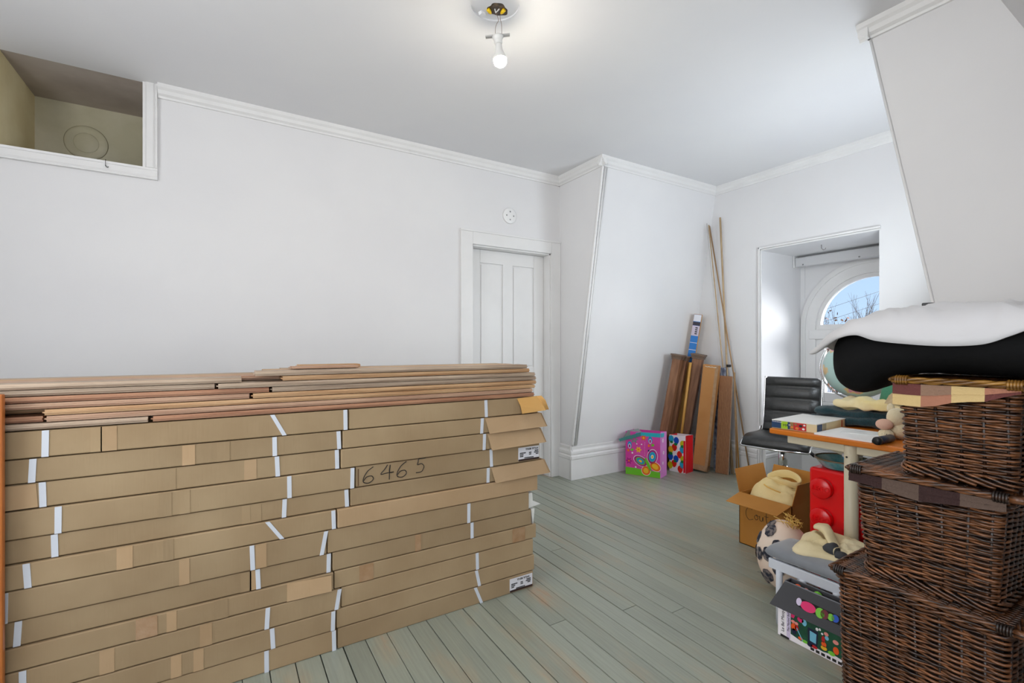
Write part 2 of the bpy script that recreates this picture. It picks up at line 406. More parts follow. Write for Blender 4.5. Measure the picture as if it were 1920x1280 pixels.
# door with its casing
m = MB()
CT = .022
m.box(1.611, DX0, YW-CT, YW, 0, 2.097, TRIM, .003)
m.box(DX1, XB-.002, YW-CT, YW, 0, 2.097, TRIM, .003)
m.box(DX0, DX1, YW-CT, YW, DZ, 2.097, TRIM, .003)
m.box(1.606, XB-.002, YW-CT-.008, YW, 2.088, 2.103, TRIM, .003)
struct(m.build('trim_3'), 'flat white door casing')
m = MB(); m.box(DX0, DX0+.012, YW, YW+.14, 0, DZ, TRIM); m.box(DX1-.012, DX1, YW, YW+.14, 0, DZ, TRIM); m.box(DX0, DX1, YW, YW+.14, DZ-.012, DZ, TRIM)
struct(m.build('trim_4'), 'white door jamb lining')
DY = YW + .085
door = MB(); door.box(DX0+.014, DX1-.014, DY+.012, DY+.035, .0, DZ-.012, TRIM); door = struct(door.build('door_1'), 'white panelled door closed behind the planks')
def rail(nm, *b): MB().box(*b, TRIM, .004).build(nm, door)
dx0, dx1 = DX0+.014, DX1-.014; st = .105
rail('stile', dx0, dx0+st, DY, DY+.013, .008, DZ-.014); rail('stile', dx1-st, dx1, DY, DY+.013, .008, DZ-.014)
cx_ = (dx0+dx1)/2
rail('mullion', cx_-.05, cx_+.05, DY, DY+.013, .2, DZ-.12)
rail('rail', dx0+st, dx1-st, DY, DY+.013, DZ-.125, DZ-.014); rail('rail', dx0+st, cx_-.05, DY, DY+.013, .82, .98); rail('rail', cx_+.05, dx1-st, DY, DY+.013, .82, .98); rail('rail', dx0+st, dx1-st, DY, DY+.013, .008, .2)
for (a, b) in ((dx0+st, cx_-.05), (cx_+.05, dx1-st)):
    for (c_, d_) in ((.2, .82), (.98, DZ-.125)):
        MB().box(a+.012, b-.012, DY+.005, DY+.012, c_+.012, d_-.012, TRIM, .004).build('panel', door)
m = MB(); m.box(BACKX, XB+.1, YW+.3, YW+.34, 0, 2.1, WALL); m.box(DX0-.12, DX0-.02, YW+.13, YW+.32, 0, 2.1, WALL); m.box(DX1+.02, DX1+.12, YW+.13, YW+.32, 0, 2.1, WALL); m.box(DX0-.1, DX1+.1, YW+.13, YW+.32, 2.05, 2.1, WALL); m.box(DX0-.1, DX1+.1, YW+.14, YW+.34, -.02, 0, WALL)
struct(m.build('wall_behind_door'), 'wall behind the door')

# bay: slanted solid at the left, its mirror image at the right
m = MB()
m.prism([(XB, yl(0), 0), (XB, yl(ZC), ZC), (XB, YW+.14, ZC), (XB, YW+.14, 0)], (XG-XB+.3, 0, 0), WALL)
struct(m.build('wall_bay_left'), 'white slanted wall of the bay behind the leaning posts')
m = MB()
m.prism([(XB, yr(0), 0), (XB, yr(ZC), ZC), (XB, BACKY, ZC), (XB, BACKY, 0)], (XW-XB+.8, 0, 0), WALL)
struct(m.build('wall_bay_right'), 'white slanted wall block right of the bay')
# window wall with the deep reveal
RY0, RY1, RZ = 1.52, 2.39, 2.005; RYB = 1.20
m = MB()
m.box(XW, XW+.10, RY1, 3.40, 0, ZC, WALL)
m.box(XW, XW+.10, RY0, RY1, RZ, ZC, WALL)
m.box(XW, XW+.10, .40, RY0, 0, ZC, WALL)
struct(m.build('wall_window'), 'white wall around the window recess')
m = MB(); m.box(XW+.10, XG+.2, RY1, RY1+.06, 0, RZ+.06, WALL); struct(m.build('wall_recess_left'), 'bright white side of the window recess')
m = MB(); m.prism([(XW+.1, RY0, 0), (XG+.2, RYB, 0), (XG+.2, RYB-.06, 0), (XW+.1, RY0-.06, 0)], (0,0,RZ+.06), WALL); struct(m.build('wall_recess_right'), 'far side of the window recess')
m = MB(); m.box(XW+.10, XG+.2, RYB-.06, RY1+.06, RZ, RZ+.06, WALL); struct(m.build('ceiling_recess'), 'white soffit of the window recess')
# beaded edge around the recess opening
m = MB()
for dx_, r in ((.000, .005), (.014, .004)):
    pass
m.box(XW-.008, XW, RY1, RY1+.012, 0, RZ+.012, TRIM, .003); m.box(XW-.014, XW, RY1+.014, RY1+.030, 0, RZ+.03, TRIM, .004)
m.box(XW-.008, XW, RY0-.012, RY1+.012, RZ, RZ+.012, TRIM, .003); m.box(XW-.014, XW, RY0-.012, RY1+.030, RZ+.014, RZ+.030, TRIM, .004)
struct(m.build('trim_5'), 'thin beaded edging of the window recess')

# arched window
WY, SPR = 1.805, 1.345
def arch_pts(R, zb, n=26):
    """outline of an arch: down-left, up, over, down-right (Y, z)"""
    return [(WY + R, zb)] + [(WY + R*math.cos(PI*i/n), SPR + R*math.sin(PI*i/n)) for i in range(n+1)] + [(WY - R, zb)]
def arch_band(mb, R0, R1, zb, x0, x1, m):
    a = arch_pts(R0, zb); b = arch_pts(R1, zb)
    for i in range(len(a)-1):
        q = [a[i], a[i+1], b[i+1], b[i]]
        mb.prism([(x0, y, z) for y, z in q], (x1-x0, 0, 0), m)
ZS = .66
m = MB()
RB = .53
a = arch_pts(RB, ZS); yo0, yo1 = RYB-.02, RY1+.02
def outp(y, z):
    # project an arch point out to the rectangle
    if z <= SPR + 1e-6: return (yo1 if y > WY else yo0, z)
    dy, dz = y-WY, z-SPR
    t = min((yo1-WY)/dy if dy > 1e-9 else (yo0-WY)/dy if dy < -1e-9 else 1e9, (RZ+.03-SPR)/dz)
    return (WY+dy*t, SPR+dz*t)
for i in range(len(a)-1):
    q = [a[i], a[i+1], outp(*a[i+1]), outp(*a[i])]
    m.prism([(XG, y, z) for y, z in q], (.16, 0, 0), WALL)
for yy in (yo1, yo0):
    for i in range(len(a)-1):
        p, q = outp(*a[i]), outp(*a[i+1])
        if (abs(p[0]-yy) < 1e-6) != (abs(q[0]-yy) < 1e-6): m.prism([(XG, *p), (XG, yy, RZ+.03), (XG, *q)], (.16, 0, 0), WALL)
m.box(XG, XG+.16, yo0, yo1, 0, ZS, WALL)
struct(m.build('wall_window_back'), 'white wall pierced by the arched window')
win = MB(); arch_band(win, .445, .535, ZS, XG-.02, XG+.07, TRIM); win = struct(win.build('window_1'), 'white arched window with a casement below')
m = MB(); arch_band(m, .545, .575, ZS, XG-.022, XG+.001, TRIM); arch_band(m, .53, .548, ZS, XG-.032, XG, TRIM); m.build('architrave', win)
m = MB(); arch_band(m, .412, .447, SPR+.001, XG+.002, XG+.048, TRIM); m.box(XG, XG+.05, WY-.452, WY+.452, SPR-.03, SPR+.018, TRIM); m.build('arch_sash', win)
m = MB(); m.box(XG-.03, XG+.06, WY-.5, WY+.5, SPR-.115, SPR-.028, TRIM, .006); m.build('transom', win)
GLASS = bpy.data.materials.new('window_glass'); GLASS.use_nodes = True; n_ = GLASS.node_tree; n_.nodes.clear()
go = n_.nodes.new('ShaderNodeOutputMaterial'); gm = n_.nodes.new('ShaderNodeMixShader'); gt = n_.nodes.new('ShaderNodeBsdfTransparent'); gg = n_.nodes.new('ShaderNodeBsdfGlossy'); gg.inputs['Roughness'].default_value = .03
gf = n_.nodes.new('ShaderNodeFresnel'); gf.inputs[0].default_value = 1.25
n_.links.new(gf.outputs[0], gm.inputs[0]); n_.links.new(gt.outputs[0], gm.inputs[1]); n_.links.new(gg.outputs[0], gm.inputs[2]); n_.links.new(gm.outputs[0], go.inputs[0])
m = MB(); pa = [(WY + .42*math.cos(PI*i/24), SPR + .42*math.sin(PI*i/24)) for i in range(25)]
m.prism([(XG+.028, y, z) for y, z in pa], (.004, 0, 0), GLASS); m.build('pane', win)
m = MB()
for (y0, y1) in ((WY-.46, WY), (WY, WY+.46)):
    s = .085
    m = MB()
    m.box(XG-.005, XG+.045, y0, y0+s, ZS, SPR-.115, TRIM, .004); m.box(XG-.005, XG+.045, y1-s, y1, ZS, SPR-.115, TRIM, .004)
    m.box(XG-.005, XG+.045, y0+s, y1-s, ZS, ZS+s, TRIM, .004); m.box(XG-.005, XG+.045, y0+s, y1-s, SPR-.115-s, SPR-.115, TRIM, .004)
    sash = m.build('sash', win)
    MB().box(XG+.026, XG+.030, y0+s-.004, y1-s+.004, ZS+s-.004, SPR-.115-s+.004, GLASS).build('pane', sash)
MB().box(XG-.06, XG+.02, WY-.6+.02, WY+.575, ZS-.03, ZS, TRIM, .008).build('sill', win)
# roller blind housing under the soffit
t = thing('roller_blind', 'white roller blind housing fixed above the arched window', 'blind', (4.58, 1.8, RZ))
BL = mat('blind_housing', (.62, .62, .63), .45)
MB().box(4.545, 4.62, 1.25, 2.375, 1.90, 1.987, BL, .012).build('housing', t)
MB().box(4.538, 4.63, 2.376, 2.386, 1.893, RZ, TRIM, .003).build('end_bracket', t)
MB().tube([(4.55, 2.285, 1.90), (4.55, 2.285, 1.62), (4.552, 2.283, 1.60)], .0018, BL, 6).build('pull_cord', t)
for yy in (2.30, 1.85): MB().lathe([(.007, 0), (.007, .004), (.0001, .005)], mat('dull_screw', (.3, .3, .3), .4, metallic=.8), 10, (4.545, yy, 1.915), (-1,0,0)).build('screw', t)
# cup hook in the soffit
hk = MB().tube([(4.22, 1.99, RZ), (4.22, 1.99, RZ-.03), (4.22, 1.975, RZ-.045), (4.22, 1.96, RZ-.04), (4.22, 1.957, RZ-.03)], .003, mat('grey_hook', (.35, .33, .32), .4, metallic=.6), 8).build('cup_hook', off=(4.22, 1.99, RZ)); hk.location = (4.22, 1.99, RZ)
tag(hk, 'small grey cup hook screwed into the window soffit', 'hook')

# cornice
cp = [(0,0),(.012,0),(.016,.010),(.030,.020),(.034,.040),(.046,.052),(.048,.073),(0,.073)]
z0 = ZC - .073
runs = [((AX+.07, YW, z0), (XB, YW, z0), (0,-1,0)), ((XB, YW, z0), (XB, yl(z0)-.045, z0), (-1,0,0)), ((XB-.047, yl(z0)+.004, z0), (XW, yl(z0)+.004, z0), (0,-1,0)),
        ((XW, yl(z0), z0), (XW, yr(z0), z0), (-1,0,0)), ((XB, yr(z0)+.04, z0), (XB, .40, z0), (-1,0,0)), ((XB-.04, yr(z0)-.004, z0), (XW, yr(z0)-.004, z0), (0,1,0))]
for i, (a, b, o) in enumerate(runs):
    struct(MB().run(cp, a, b, o, TRIM).build('trim_%d' % (6+i)), ['white cornice above the door wall', 'short white cornice return beside the bay', 'white cornice over the slanted bay wall', 'white cornice over the window wall', 'white cornice over the right hand wall face', 'white cornice over the right bay slope'][i])
# rope bead down the slanted corner
m = MB()
p0 = Vector((XB-.004, yl(.30)-.004, .30)); p1 = Vector((XB-.004, yl(z0)-.004, z0)); N = 150
m.tube([p0.lerp(p1, i/N) for i in range(N+1)], lambda i: .0135 if i % 2 else .0095, TRIM, 8)
m.tube([p0 + Vector((.026, -.003, 0)), p1 + Vector((.026, -.003, 0))], .009, TRIM, 8)
m.tube([p0 + Vector((.045, -.001, 0)), p1 + Vector((.045, -.001, 0))], .006, TRIM, 8)
struct(m.build('trim_12'), 'rope bead moulding down the slanted corner')
m = MB(); q0 = Vector((XB-.001, yr(.3), .3)); q1 = Vector((XB-.001, yr(z0), z0)); m.tube([q0, q1], .006, TRIM, 8); struct(m.build('trim_13'), 'thin bead on the right slanted corner')

# baseboards
bp_ = [(0,0),(.022,0),(.022,.175),(.028,.182),(.028,.205),(.018,.215),(.024,.228),(.024,.245),(.012,.262),(.014,.285),(0,.295)]
def bb(name, a, b, o, label): struct(MB().run(bp_, a, b, o, TRIM).build(name), label)
bb('baseboard_left', (AX-1.3, YW, 0), (1.60, YW, 0), (0,-1,0), 'tall white baseboard of the door wall')
bb('baseboard_bay_left', (XB-.022, yl(.295)+.012, 0), (XW, yl(.295)+.012, 0), (0,-1,0), 'tall moulded baseboard below the slanted wall')
bb('baseboard_bay_return', (XB, YW-.01, 0), (XB, yl(.295)-.008, 0), (-1,0,0), 'baseboard return beside the door')
bb('baseboard_window', (XW, 3.25, 0), (XW, RY1+.03, 0), (-1,0,0), 'moulded baseboard of the window wall')
bb('baseboard_recess_back', (XG, RY1, 0), (XG, RYB, 0), (-1,0,0), 'moulded baseboard below the window')
bb('baseboard_recess_left', (XW+.02, RY1, 0), (XG, RY1, 0), (0,-1,0), 'moulded baseboard in the window recess')

# lowered soffit over the nook in which the picture was taken
m = MB(); m.box(1.5, XB, BACKY, .50, 2.345, ZC-.01, WALL); struct(m.build('ceiling_nook'), 'lowered white soffit at the upper right')
m = MB(); m.box(1.5, XB, .34, .40, 2.33, 2.346, TRIM, .004); struct(m.build('trim_14'), 'moulding under the lowered soffit')

m = MB(); m.box(1.62, XB, .12, .235, 0, 2.345, WALL); struct(m.build('shade_wall_right'), 'white wall end added out of view to shade the hampers')  # unseen wall added to keep the right sides of the hampers dark
m = MB()
for b_ in ((2.93, .9, 2.1), (3.65, .9, 2.1)): m.prism([(b_[0], yr(b_[1])-.02, b_[1]), (b_[0], yr(b_[2])-.02, b_[2]), (b_[0], yr(b_[2])+.03, b_[2]), (b_[0], yr(b_[1])+.03, b_[1])], (.05, 0, 0), TRIM)
for z_ in (.86, 2.1): m.prism([(2.93, yr(z_), z_), (2.93, yr(z_)+.03, z_), (2.93, yr(z_+.05)+.03, z_+.05), (2.93, yr(z_+.05), z_+.05)], (.77, 0, 0), TRIM)
struct(m.build('fill_light_frame'), 'white frame added around the fill light in the bay')  # unseen frame made up around the added bay light
# walls behind the camera, with openings added for the fill lights
m = MB()
m.box(BACKX-.1, -1.0, BACKY-.1, BACKY, 0, ZC, WALL); m.box(.7, XB, BACKY-.1, BACKY, 0, ZC, WALL)
m.box(-1.0, .7, BACKY-.1, BACKY, 0, .6, WALL); m.box(-1.0, .7, BACKY-.1, BACKY, 2.1, ZC, WALL)
struct(m.build('wall_rear'), 'rear wall with an opening added for the fill light')
m = MB()
m.box(BACKX-.1, BACKX, BACKY, .3, 0, ZC, WALL); m.box(BACKX-.1, BACKX, 1.7, YW+.14, 0, ZC, WALL)
m.box(BACKX-.1, BACKX, .3, 1.7, 0, .8, WALL); m.box(BACKX-.1, BACKX, .3, 1.7, 2.3, ZC, WALL)
struct(m.build('wall_side'), 'side wall with an opening added for the fill light')

# ------------------------------------------------------------------ bare bulb lamp
lamp = thing('ceiling_bulb', 'bare lit bulb in a white socket hanging by wires from the ceiling hole', 'lamp', (LX, LY, ZC))
WHITEP = mat('white_plastic', (.78, .77, .74), .35)
YEL = mat('yellow_connector', srgb(250, 205, 10), .4)
WIRE = mat('copper_wire', srgb(120, 95, 70), .5)
MB().lathe([(.060, .0), (.058, .035), (.0001, .036)], mat('junction_box', (.05, .045, .04), .6, col2=(.16, .11, .07), scale=60), 20, (LX, LY, ZC+.012)).build('junction_box', lamp)
for i, (dx, dy, rot) in enumerate(((-.030, .022, .4), (.022, -.008, -.2))):
    d = Vector((math.cos(rot+i*2), math.sin(rot+i*2), -.25)).normalized()
    MB().lathe([(.006, -.013), (.0085, -.012), (.0075, .004), (.004, .013), (.0001, .0135)], YEL, 12, (LX+dx, LY+dy, ZC+.004), d).build('wire_connector', lamp)
rt = Vector((.8526, -.5225, 0))
P0 = Vector((LX, LY, ZC))
zb = 2.483                                            # bulb centre height
up_ = Vector((.012, .0, 0))
pts = [P0 + rt*-.012 + Vector((0,0,.005)), P0 + rt*.004 + Vector((0,0,-.035)), P0 + rt*-.004 + Vector((0,0,-.055)), P0 + rt*-.010 + Vector((0,0,-.076)), P0 + rt*-.010 + Vector((0,0,-.109))]
MB().tube(spline([tuple(p) for p in pts], 18), .0011, WIRE, 6).build('wire', lamp)
pts = [P0 + rt*.012 + Vector((0,0,.005)), P0 + rt*.012 + Vector((0,0,-.03)), P0 + rt*.018 + Vector((0,0,-.06)), P0 + rt*.019 + Vector((0,0,-.107))]
MB().tube(spline([tuple(p) for p in pts], 16), .0011, WIRE, 6).build('wire', lamp)
MB().tube([P0 + rt*-.014 + Vector((0,0,.02)), P0 + rt*-.008 + Vector((0,0,-.004)), P0 + rt*.004 + Vector((0,0,.008)), P0 + rt*.012 + Vector((0,0,.02))], .0035, WHITEP, 8).build('cable', lamp)
ax = Vector((rt.x*.10, rt.y*.10, -1)).normalized()
S0 = P0 + Vector((0, 0, -.107))
bar = MB(); bu = (rt - ax*rt.dot(ax)).normalized(); bw = ax.cross(bu)
bar.prism([S0 + bu*a + bw*b for a, b in ((-.055, -.008), (.055, -.008), (.055, .008), (-.055, .008))], ax*.006, mat('grey_strap', (.45, .44, .42), .5)); bar.build('mounting_strap', lamp)
MB().lathe([(.0001, .006), (.026, .006), (.024, .012), (.020, .019), (.0185, .022), (.0185, .036), (.0150, .040), (.0001, .041)], WHITEP, 28, S0, ax).build('lamp_holder', lamp)
S1 = S0 + ax*.041
MB().lathe([(.0135, 0), (.0135, .003), (.015, .006), (.0135, .009), (.0155, .013), (.0170, .03), (.024, .046), (.030, .064), (.0305, .068), (.0001, .068)], WHITEP, 20, S1, ax).build('bulb_neck', lamp)
BC = S1 + ax*.071
BULB = mat('lit_bulb', (1, .96, .88), .4, emit=((1.0, .90, .74), BULB_POWER))
MB().lathe([(.0001, -.0025), (.0295, -.0025), (.0295, .004), (.0265, .017), (.016, .027), (.0001, .030)], BULB, 16, BC, ax).build('glass_bulb', lamp)
fk = MB().prism([(LX-.075, LY+.045, ZC-.002), (LX-.05, LY+.05, ZC-.002), (LX-.048, LY+.03, ZC-.002), (LX-.07, LY+.028, ZC-.002)], (.004, 0, -.012), CEIL).build('paint_flake', lamp)

# round blanking plate on the wall over the door
t = thing('wall_plate', 'round white blanking plate with screws on the wall above the door', 'wall plate', (2.069, YW, 2.268))
MB().lathe([(.066, 0), (.066, .010), (.060, .014), (.0001, .015)], mat('plate_white', (.86, .86, .86), .35), 32, (2.069, YW, 2.268), (0,-1,0)).build('disc', t)
for a in range(4):
    MB().lathe([(.006, 0), (.006, .002), (.0001, .003)], mat('dull_screw', (.3,.3,.3), .4), 10, (2.069 + .034*math.cos(a*PI/2), YW-.0145, 2.268 + .034*math.sin(a*PI/2)), (0,-1,0)).build('screw', t)

# ================================================================== STACK OF FLOORING CARTONS
SY = 1.905; SD = .34
ZR = [.923, .842, .770, .694, .611, .541, .467, .377, .303, .2336, .155, .0786, 0.0]
STR = [[-.445, .172, .406, 1.027], [-.473, .16, .382, 1.005], [-.452, .169, .376, 1.016], [-.417, .208, .432, 1.055], [-.426, .192, .412, 1.038], [-.483, .16, .362, None],
       [-.53, .089, .327, .938], [-.504, .107, .345, .956], [-.70, None, None, None], [-.492, .136, .378, .983], [-.50, .153, .36, .986], [-.50, .134, .364, .989]]
ENDX = [1.345, 1.325, 1.318, 1.327, 1.345, 1.308, 1.261, 1.277, 1.305, 1.289, 1.295, 1.289]
LEAN = [.03, 0, .004, .006, .004, .012, -.004, -.004, 0, -.006, .004, 0]
ORD = ['topmost', 'second', 'third', 'fourth', 'fifth', 'sixth', 'seventh', 'eighth', 'ninth', 'tenth', 'eleventh', 'lowest']
LEFT_END = -.98
def strap(par, x, z0, z1, y, lean=0.0, wd=.016):
    m = MB()
    m.prism([(x-wd/2-lean, y-.0022, z1), (x+wd/2-lean, y-.0022, z1), (x+wd/2, y-.0022, (z0+z1)/2), (x+wd/2+lean, y-.0022, z0), (x-wd/2+lean, y-.0022, z0), (x-wd/2, y-.0022, (z0+z1)/2)], (0, .002, 0), STRAP)
    m.build('strap', par)
rnd = random.Random(3)
for i in range(12):
    zt, zb_ = ZR[i]-.0017, ZR[i+1]+.0017*(i < 11)
    seam = (STR[i][2] if STR[i][2] else .352) + .012
    for side in (0, 1):
        yj = SY + rnd.uniform(-.006, .004) + (-.010 if (i == 5 and side == 1) else 0) + (-.006 if i == 8 and side == 0 else 0)
        xa, xb = (LEFT_END + rnd.uniform(-.05, .05), seam-.002) if side == 0 else (seam+.002, ENDX[i] - (.03 if i in (0,1,2,4) else 0))
        extra = {(3,1): ' marked 6465 with a white label', (11,1): ' with a white address label', (0,1): ' with an orange torn flap', (5,1): ' with a pale overhanging face', (8,0): ' with a pale open flap', (8,1): ' with clear tape'}.get((i,side), '')
        lab = '%s flooring carton in the %s column of the stack%s' % (ORD[i], 'left' if side == 0 else 'right', extra)
        bx = thing('flooring_carton', lab, 'carton', ((xa+xb)/2, yj+SD/2, zb_), group='strapped flooring cartons')
        mm = CARDL if (i == 5 and side == 1) else CARD
        MB().box(xa, xb, yj, yj+SD, zb_, zt, mm, bev=.0035).build('body', bx)
        xs = ([STR[i][0], STR[i][1], STR[i][2]] if side == 0 else [STR[i][3]])
        for q, xx in enumerate(xs):
            if xx is None or xx < xa + .01: continue
            xx = min(xx, xb - .010)
            ln = {(0,1): .020, (5,1): .024, (11,3): .016, (10,3): .008, (6,2): -.008, (9,2): -.006}.get((i, q if side == 0 else 3), rnd.uniform(-.002, .002))
            strap(bx, xx, zb_, zt, yj, ln, .0155 if side == 0 and q == 0 else .0145)
        # faint glued joints of the cardboard
        if side == 0:
            for jx in [rnd.uniform(-.35, .1) for _ in range(2)]:
                MB().box(jx, jx+.022+rnd.random()*.02, yj-.0012, yj+.0004, zb_+.001, zt-.001, CARDL if rnd.random() < .5 else CARD).build('glued_joint', bx)
        if i == 8 and side == 0:
            m = MB(); m.prism([(.20, yj-.001, zb_), (.352, yj-.016, zb_+.004), (.352, yj-.012, zt-.004), (.20, yj-.001, zt)], (0, .0015, 0), CARDL); m.build('end_flap', bx)
            MB().box(-.235, -.18, yj-.0015, yj+.0004, zb_+.001, zt-.001, TAPE).build('tape', bx)
        if i == 8 and side == 1:
            MB().box(.46, .515, yj-.0015, yj+.0004, zb_+.001, zt-.001, TAPE).build('tape', bx); MB().box(1.17, 1.24, yj-.0015, yj+.0004, zb_+.001, zt-.001, TAPE).build('tape', bx)
        if i == 7 and side == 1:
            MB().box(.69, .715, yj-.0015, yj+.0004, zb_+.001, zt-.001, TAPE).build('tape', bx)
        if i == 2 and side == 0:
            m = MB(); m.prism([(-.56, yj-.006, zb_+.002), (-.462, yj-.002, zb_+.002), (-.466, yj-.002, zt-.002), (-.55, yj-.006, zt-.002)], (0, .0015, 0), CARDL); m.build('end_flap', bx)
        if side == 1 and i in (1, 2, 4):
            x0_ = STR[i][3] + .012; e_ = ENDX[i]
            m = MB(); poly = [(x0_+.004, yj-.004, zt-.002), (e_+.0, yj-.004, zt+.002), (e_+.018, yj-.030, zb_+.006), (x0_+.016, yj-.024, zb_-.001)]
            m.prism(poly, (0, .004, 0), CARDL); m.build('open_flap', bx)
            m = MB()
            for q in range(3):
                m.prism([(e_+.004*q, yj-.002, zt), (e_+.004*q+.002, yj-.002, zt), (e_+.018+.005*q, yj-.026, zb_+.006), (e_+.015+.005*q, yj-.026, zb_+.006)], (0, .09, 0), CARDL)
            m.build('crushed_end', bx)
        if side == 1 and i == 0:
            m = MB(); m.prism([(1.195, yj-.002, zt-.002), (1.31, yj-.002, zt+.004), (1.345, yj-.026, zb_+.012), (1.212, yj-.022, zb_+.004), (1.207, yj-.016, (zt+zb_)/2)], (0, .004, 0), CARDO); m.build('torn_flap', bx)
            m = MB()
            for q in range(4):
                m.tube([(1.31+q*.007, yj, zt+.003), (1.325+q*.008, yj-.012, zt-.02), (1.345+q*.006, yj-.02, zb_+.014)], .0035, CARDO, 6)
            m.build('crumpled_edge', bx)
        if side == 1 and i in (3, 11):
            lx0, lx1 = (1.203, 1.322) if i == 3 else (1.155, 1.283)
            lz0, lz1 = zb_+.005, zt-.010
            lb = MB(); lb.box(lx0, lx1, yj-.0016, yj+.0003, lz0, lz1, LABELW); lb.box(lx0, lx1, yj-.0020, yj-.0012, lz0, lz0+.009, mat('label_brown_edge', (.03, .012, .01), .6)); lb = lb.build('address_label', bx)
            hgt = lz1 - lz0
            o3 = (0, yj-.0021, 0)
            text('label_code', 'YN08 97264' if i == 3 else 'YN08 97264', hgt*.22, INK, lb, Vector((lx0+.040, yj-.0021, lz1-hgt*.24)) - Vector(bx['_o']), (1,0,0), (0,0,1))
            dm = MB(); rd = random.Random(i)
            for (px_, pz_, wd_) in ((.008, .42, .034), (.008, .54, .018), (.008, .66, .016), (.060, .44, .012), (.060, .56, .014), (.094, .34, .020), (.090, .46, .026), (.100, .58, .014), (.034, .80, .05)):
                xx_ = lx0 + px_
                while xx_ < lx0 + px_ + wd_:
                    w_ = rd.uniform(.0015, .004); dm.box(xx_, xx_+w_, yj-.0024, yj-.0015, lz1-hgt*pz_-hgt*.04, lz1-hgt*pz_+hgt*.04, INK); xx_ += w_ + .001
            dm = dm.build('printed_lines', bx); dm['kind'] = 'stuff'
        if side == 1 and i == 3:
            # handwritten number in marker
            six = [(.72, 1.0), (.35, .75), (.1, .35), (.12, .08), (.45, 0), (.72, .2), (.62, .42), (.3, .4), (.12, .2)]
            zz = zb_+.010; S = .062
            def joined(strokes, ox, oz, sc_):
                hw = MB(); hw.tube(spline([(ox + a*sc_, yj-.0008, oz + b*sc_) for a, b in strokes], 44), .0017, INK, 6); hw.build('marker_digit', bx)
            joined(six, .470, zz, S)
            joined([(.45, .98), (.25, .7), (.0, .42), (.4, .44), (.85, .46), (.57, .47), (.62, .95), (.58, .5), (.56, 0)], .545, zz+.002, S)
            joined(six, .607, zz+.004, S)
            joined([(.75, .98), (.5, .96), (.25, .95), (.2, .75), (.16, .58), (.45, .62), (.62, .4), (.45, .08), (.05, .05)], .690, zz+.010, S)
            MB().box(seam+.010, seam+.014, yj-.0012, yj+.0004, zb_+.004, zt-.008, mat('seam_shadow_brown', srgb(110, 82, 55), .8)).build('seam_shadow_strip', bx)  # dark strip painted in for the shadow at the carton seam

# white packing scrap at the right end of the stack, and an orange varnished board at the left
t = thing('packing_scrap', 'torn white packing foam scrap sticking out at the right end of the cartons', 'packing', (1.27, 1.98, .41))
FOAM = mat('white_foam', (.78, .78, .74), .8)
m = MB(); m.prism([(1.264, 1.908, .455), (1.285, 1.908, .455), (1.288, 1.908, .415), (1.335, 1.908, .392), (1.264, 1.908, .385)], (0, .02, 0), FOAM); m.build('foam_piece', t)
m = MB(); m.prism([(1.279, 1.91, .376), (1.300, 1.91, .376), (1.296, 1.91, .335), (1.29, 1.91, .30)], (0, .02, 0), FOAM); m.build('foam_tail', t)
vb = MB(); vb.box(-.80, -.5215, 1.856, 1.878, 0, 1.035, mat('orange_varnish', srgb(196, 118, 56), .3, col2=srgb(176, 98, 44), scale=6, stretch=(10, 10, .6)), .004)
vb = vb.build('varnished_board', off=(-.58, 1.867, 0)); vb.location = (-.58, 1.867, 0)
tag(vb, 'orange varnished board upright at the left edge against the cartons', 'board')

# ------------------------------------------------------------------ loose hardwood planks on top
TH = .0195; PW = .083
def plank(x0, x1, yf, z, mt, label, group='hardwood planks on the cartons', TH=.0195):
    """tongue towards the viewer (-y), end grooved"""
    h = TH - .0026
    prof = [(0, 0), (0, h*.36), (-.006, h*.38), (-.006, h*.62), (0, h*.64), (0, h), (PW, h), (PW, h*.66), (PW-.006, h*.64), (PW-.006, h*.36), (PW, h*.34), (PW, .001)]
    m = MB(); m.prism([(x0, yf + a, z + b) for a, b in prof], (x1-x0, 0, 0), mt)
    # end tongue
    m.box(x0-.006, x0+.001, yf+.004, yf+PW-.008, z+h*.38, z+h*.62, mt)
    o = m.build('hardwood_plank', off=(x0, yf, z)); o.location = (x0, yf, z)
    return tag(o, label, 'plank', group)
zp = .9255
LAY = [  # (x0,x1,yoff,material) front pieces per layer, bottom first
    [(-.98, -.205, 0, 0), (-.192, 1.292, .002, 3)],
    [(-.98, -.455, .018, 3), (-.444, 1.285, .006, 1)],
    [(-.448, 1.298, .004, 2)],
    [(-.98, .080, .010, 1), (.092, 1.305, .004, 2)],
    [(-.98, .142, .006, 3), (.153, 1.308, .010, 0)],
    [(-.98, -.024, .012, 0), (-.013, 1.296, .000, 0)],
    [(-.98, .056, .002, 0), (.188, 1.27, .010, 2)],
    [(.099, 1.253, .004, 0)]]
words = ['bottom', 'second', 'third', 'fourth', 'fifth', 'sixth', 'seventh', 'top']
for L, pcs in enumerate(LAY):
    for q, (a, b, yo, mi) in enumerate(pcs):
        pos = ('left front' if q == 0 else 'right front') if len(pcs) == 2 else 'long front'
        plank(a, b, SY - .002 + yo, zp + L*TH, PLANKS[mi], '%s hardwood plank of the %s plank layer on the cartons' % (pos, words[L]))
    for d in (1, 2, 3):
        if L == 7 and d == 3: continue
        a0 = -.98 + rnd.uniform(-.03, .03) if not (L == 7) else (.13 if d == 1 else .2)
        plank(a0, 1.25 + rnd.uniform(-.05, .05) - (.03 if L == 7 else 0), SY + .006 + d*(PW+.005), zp + L*TH, PLANKS[rnd.randrange(3)],
              'hardwood plank %s from the front edge in the %s loose plank layer' % (('second', 'third', 'fourth')[d-1], words[L]), 'rear hardwood planks on the cartons')
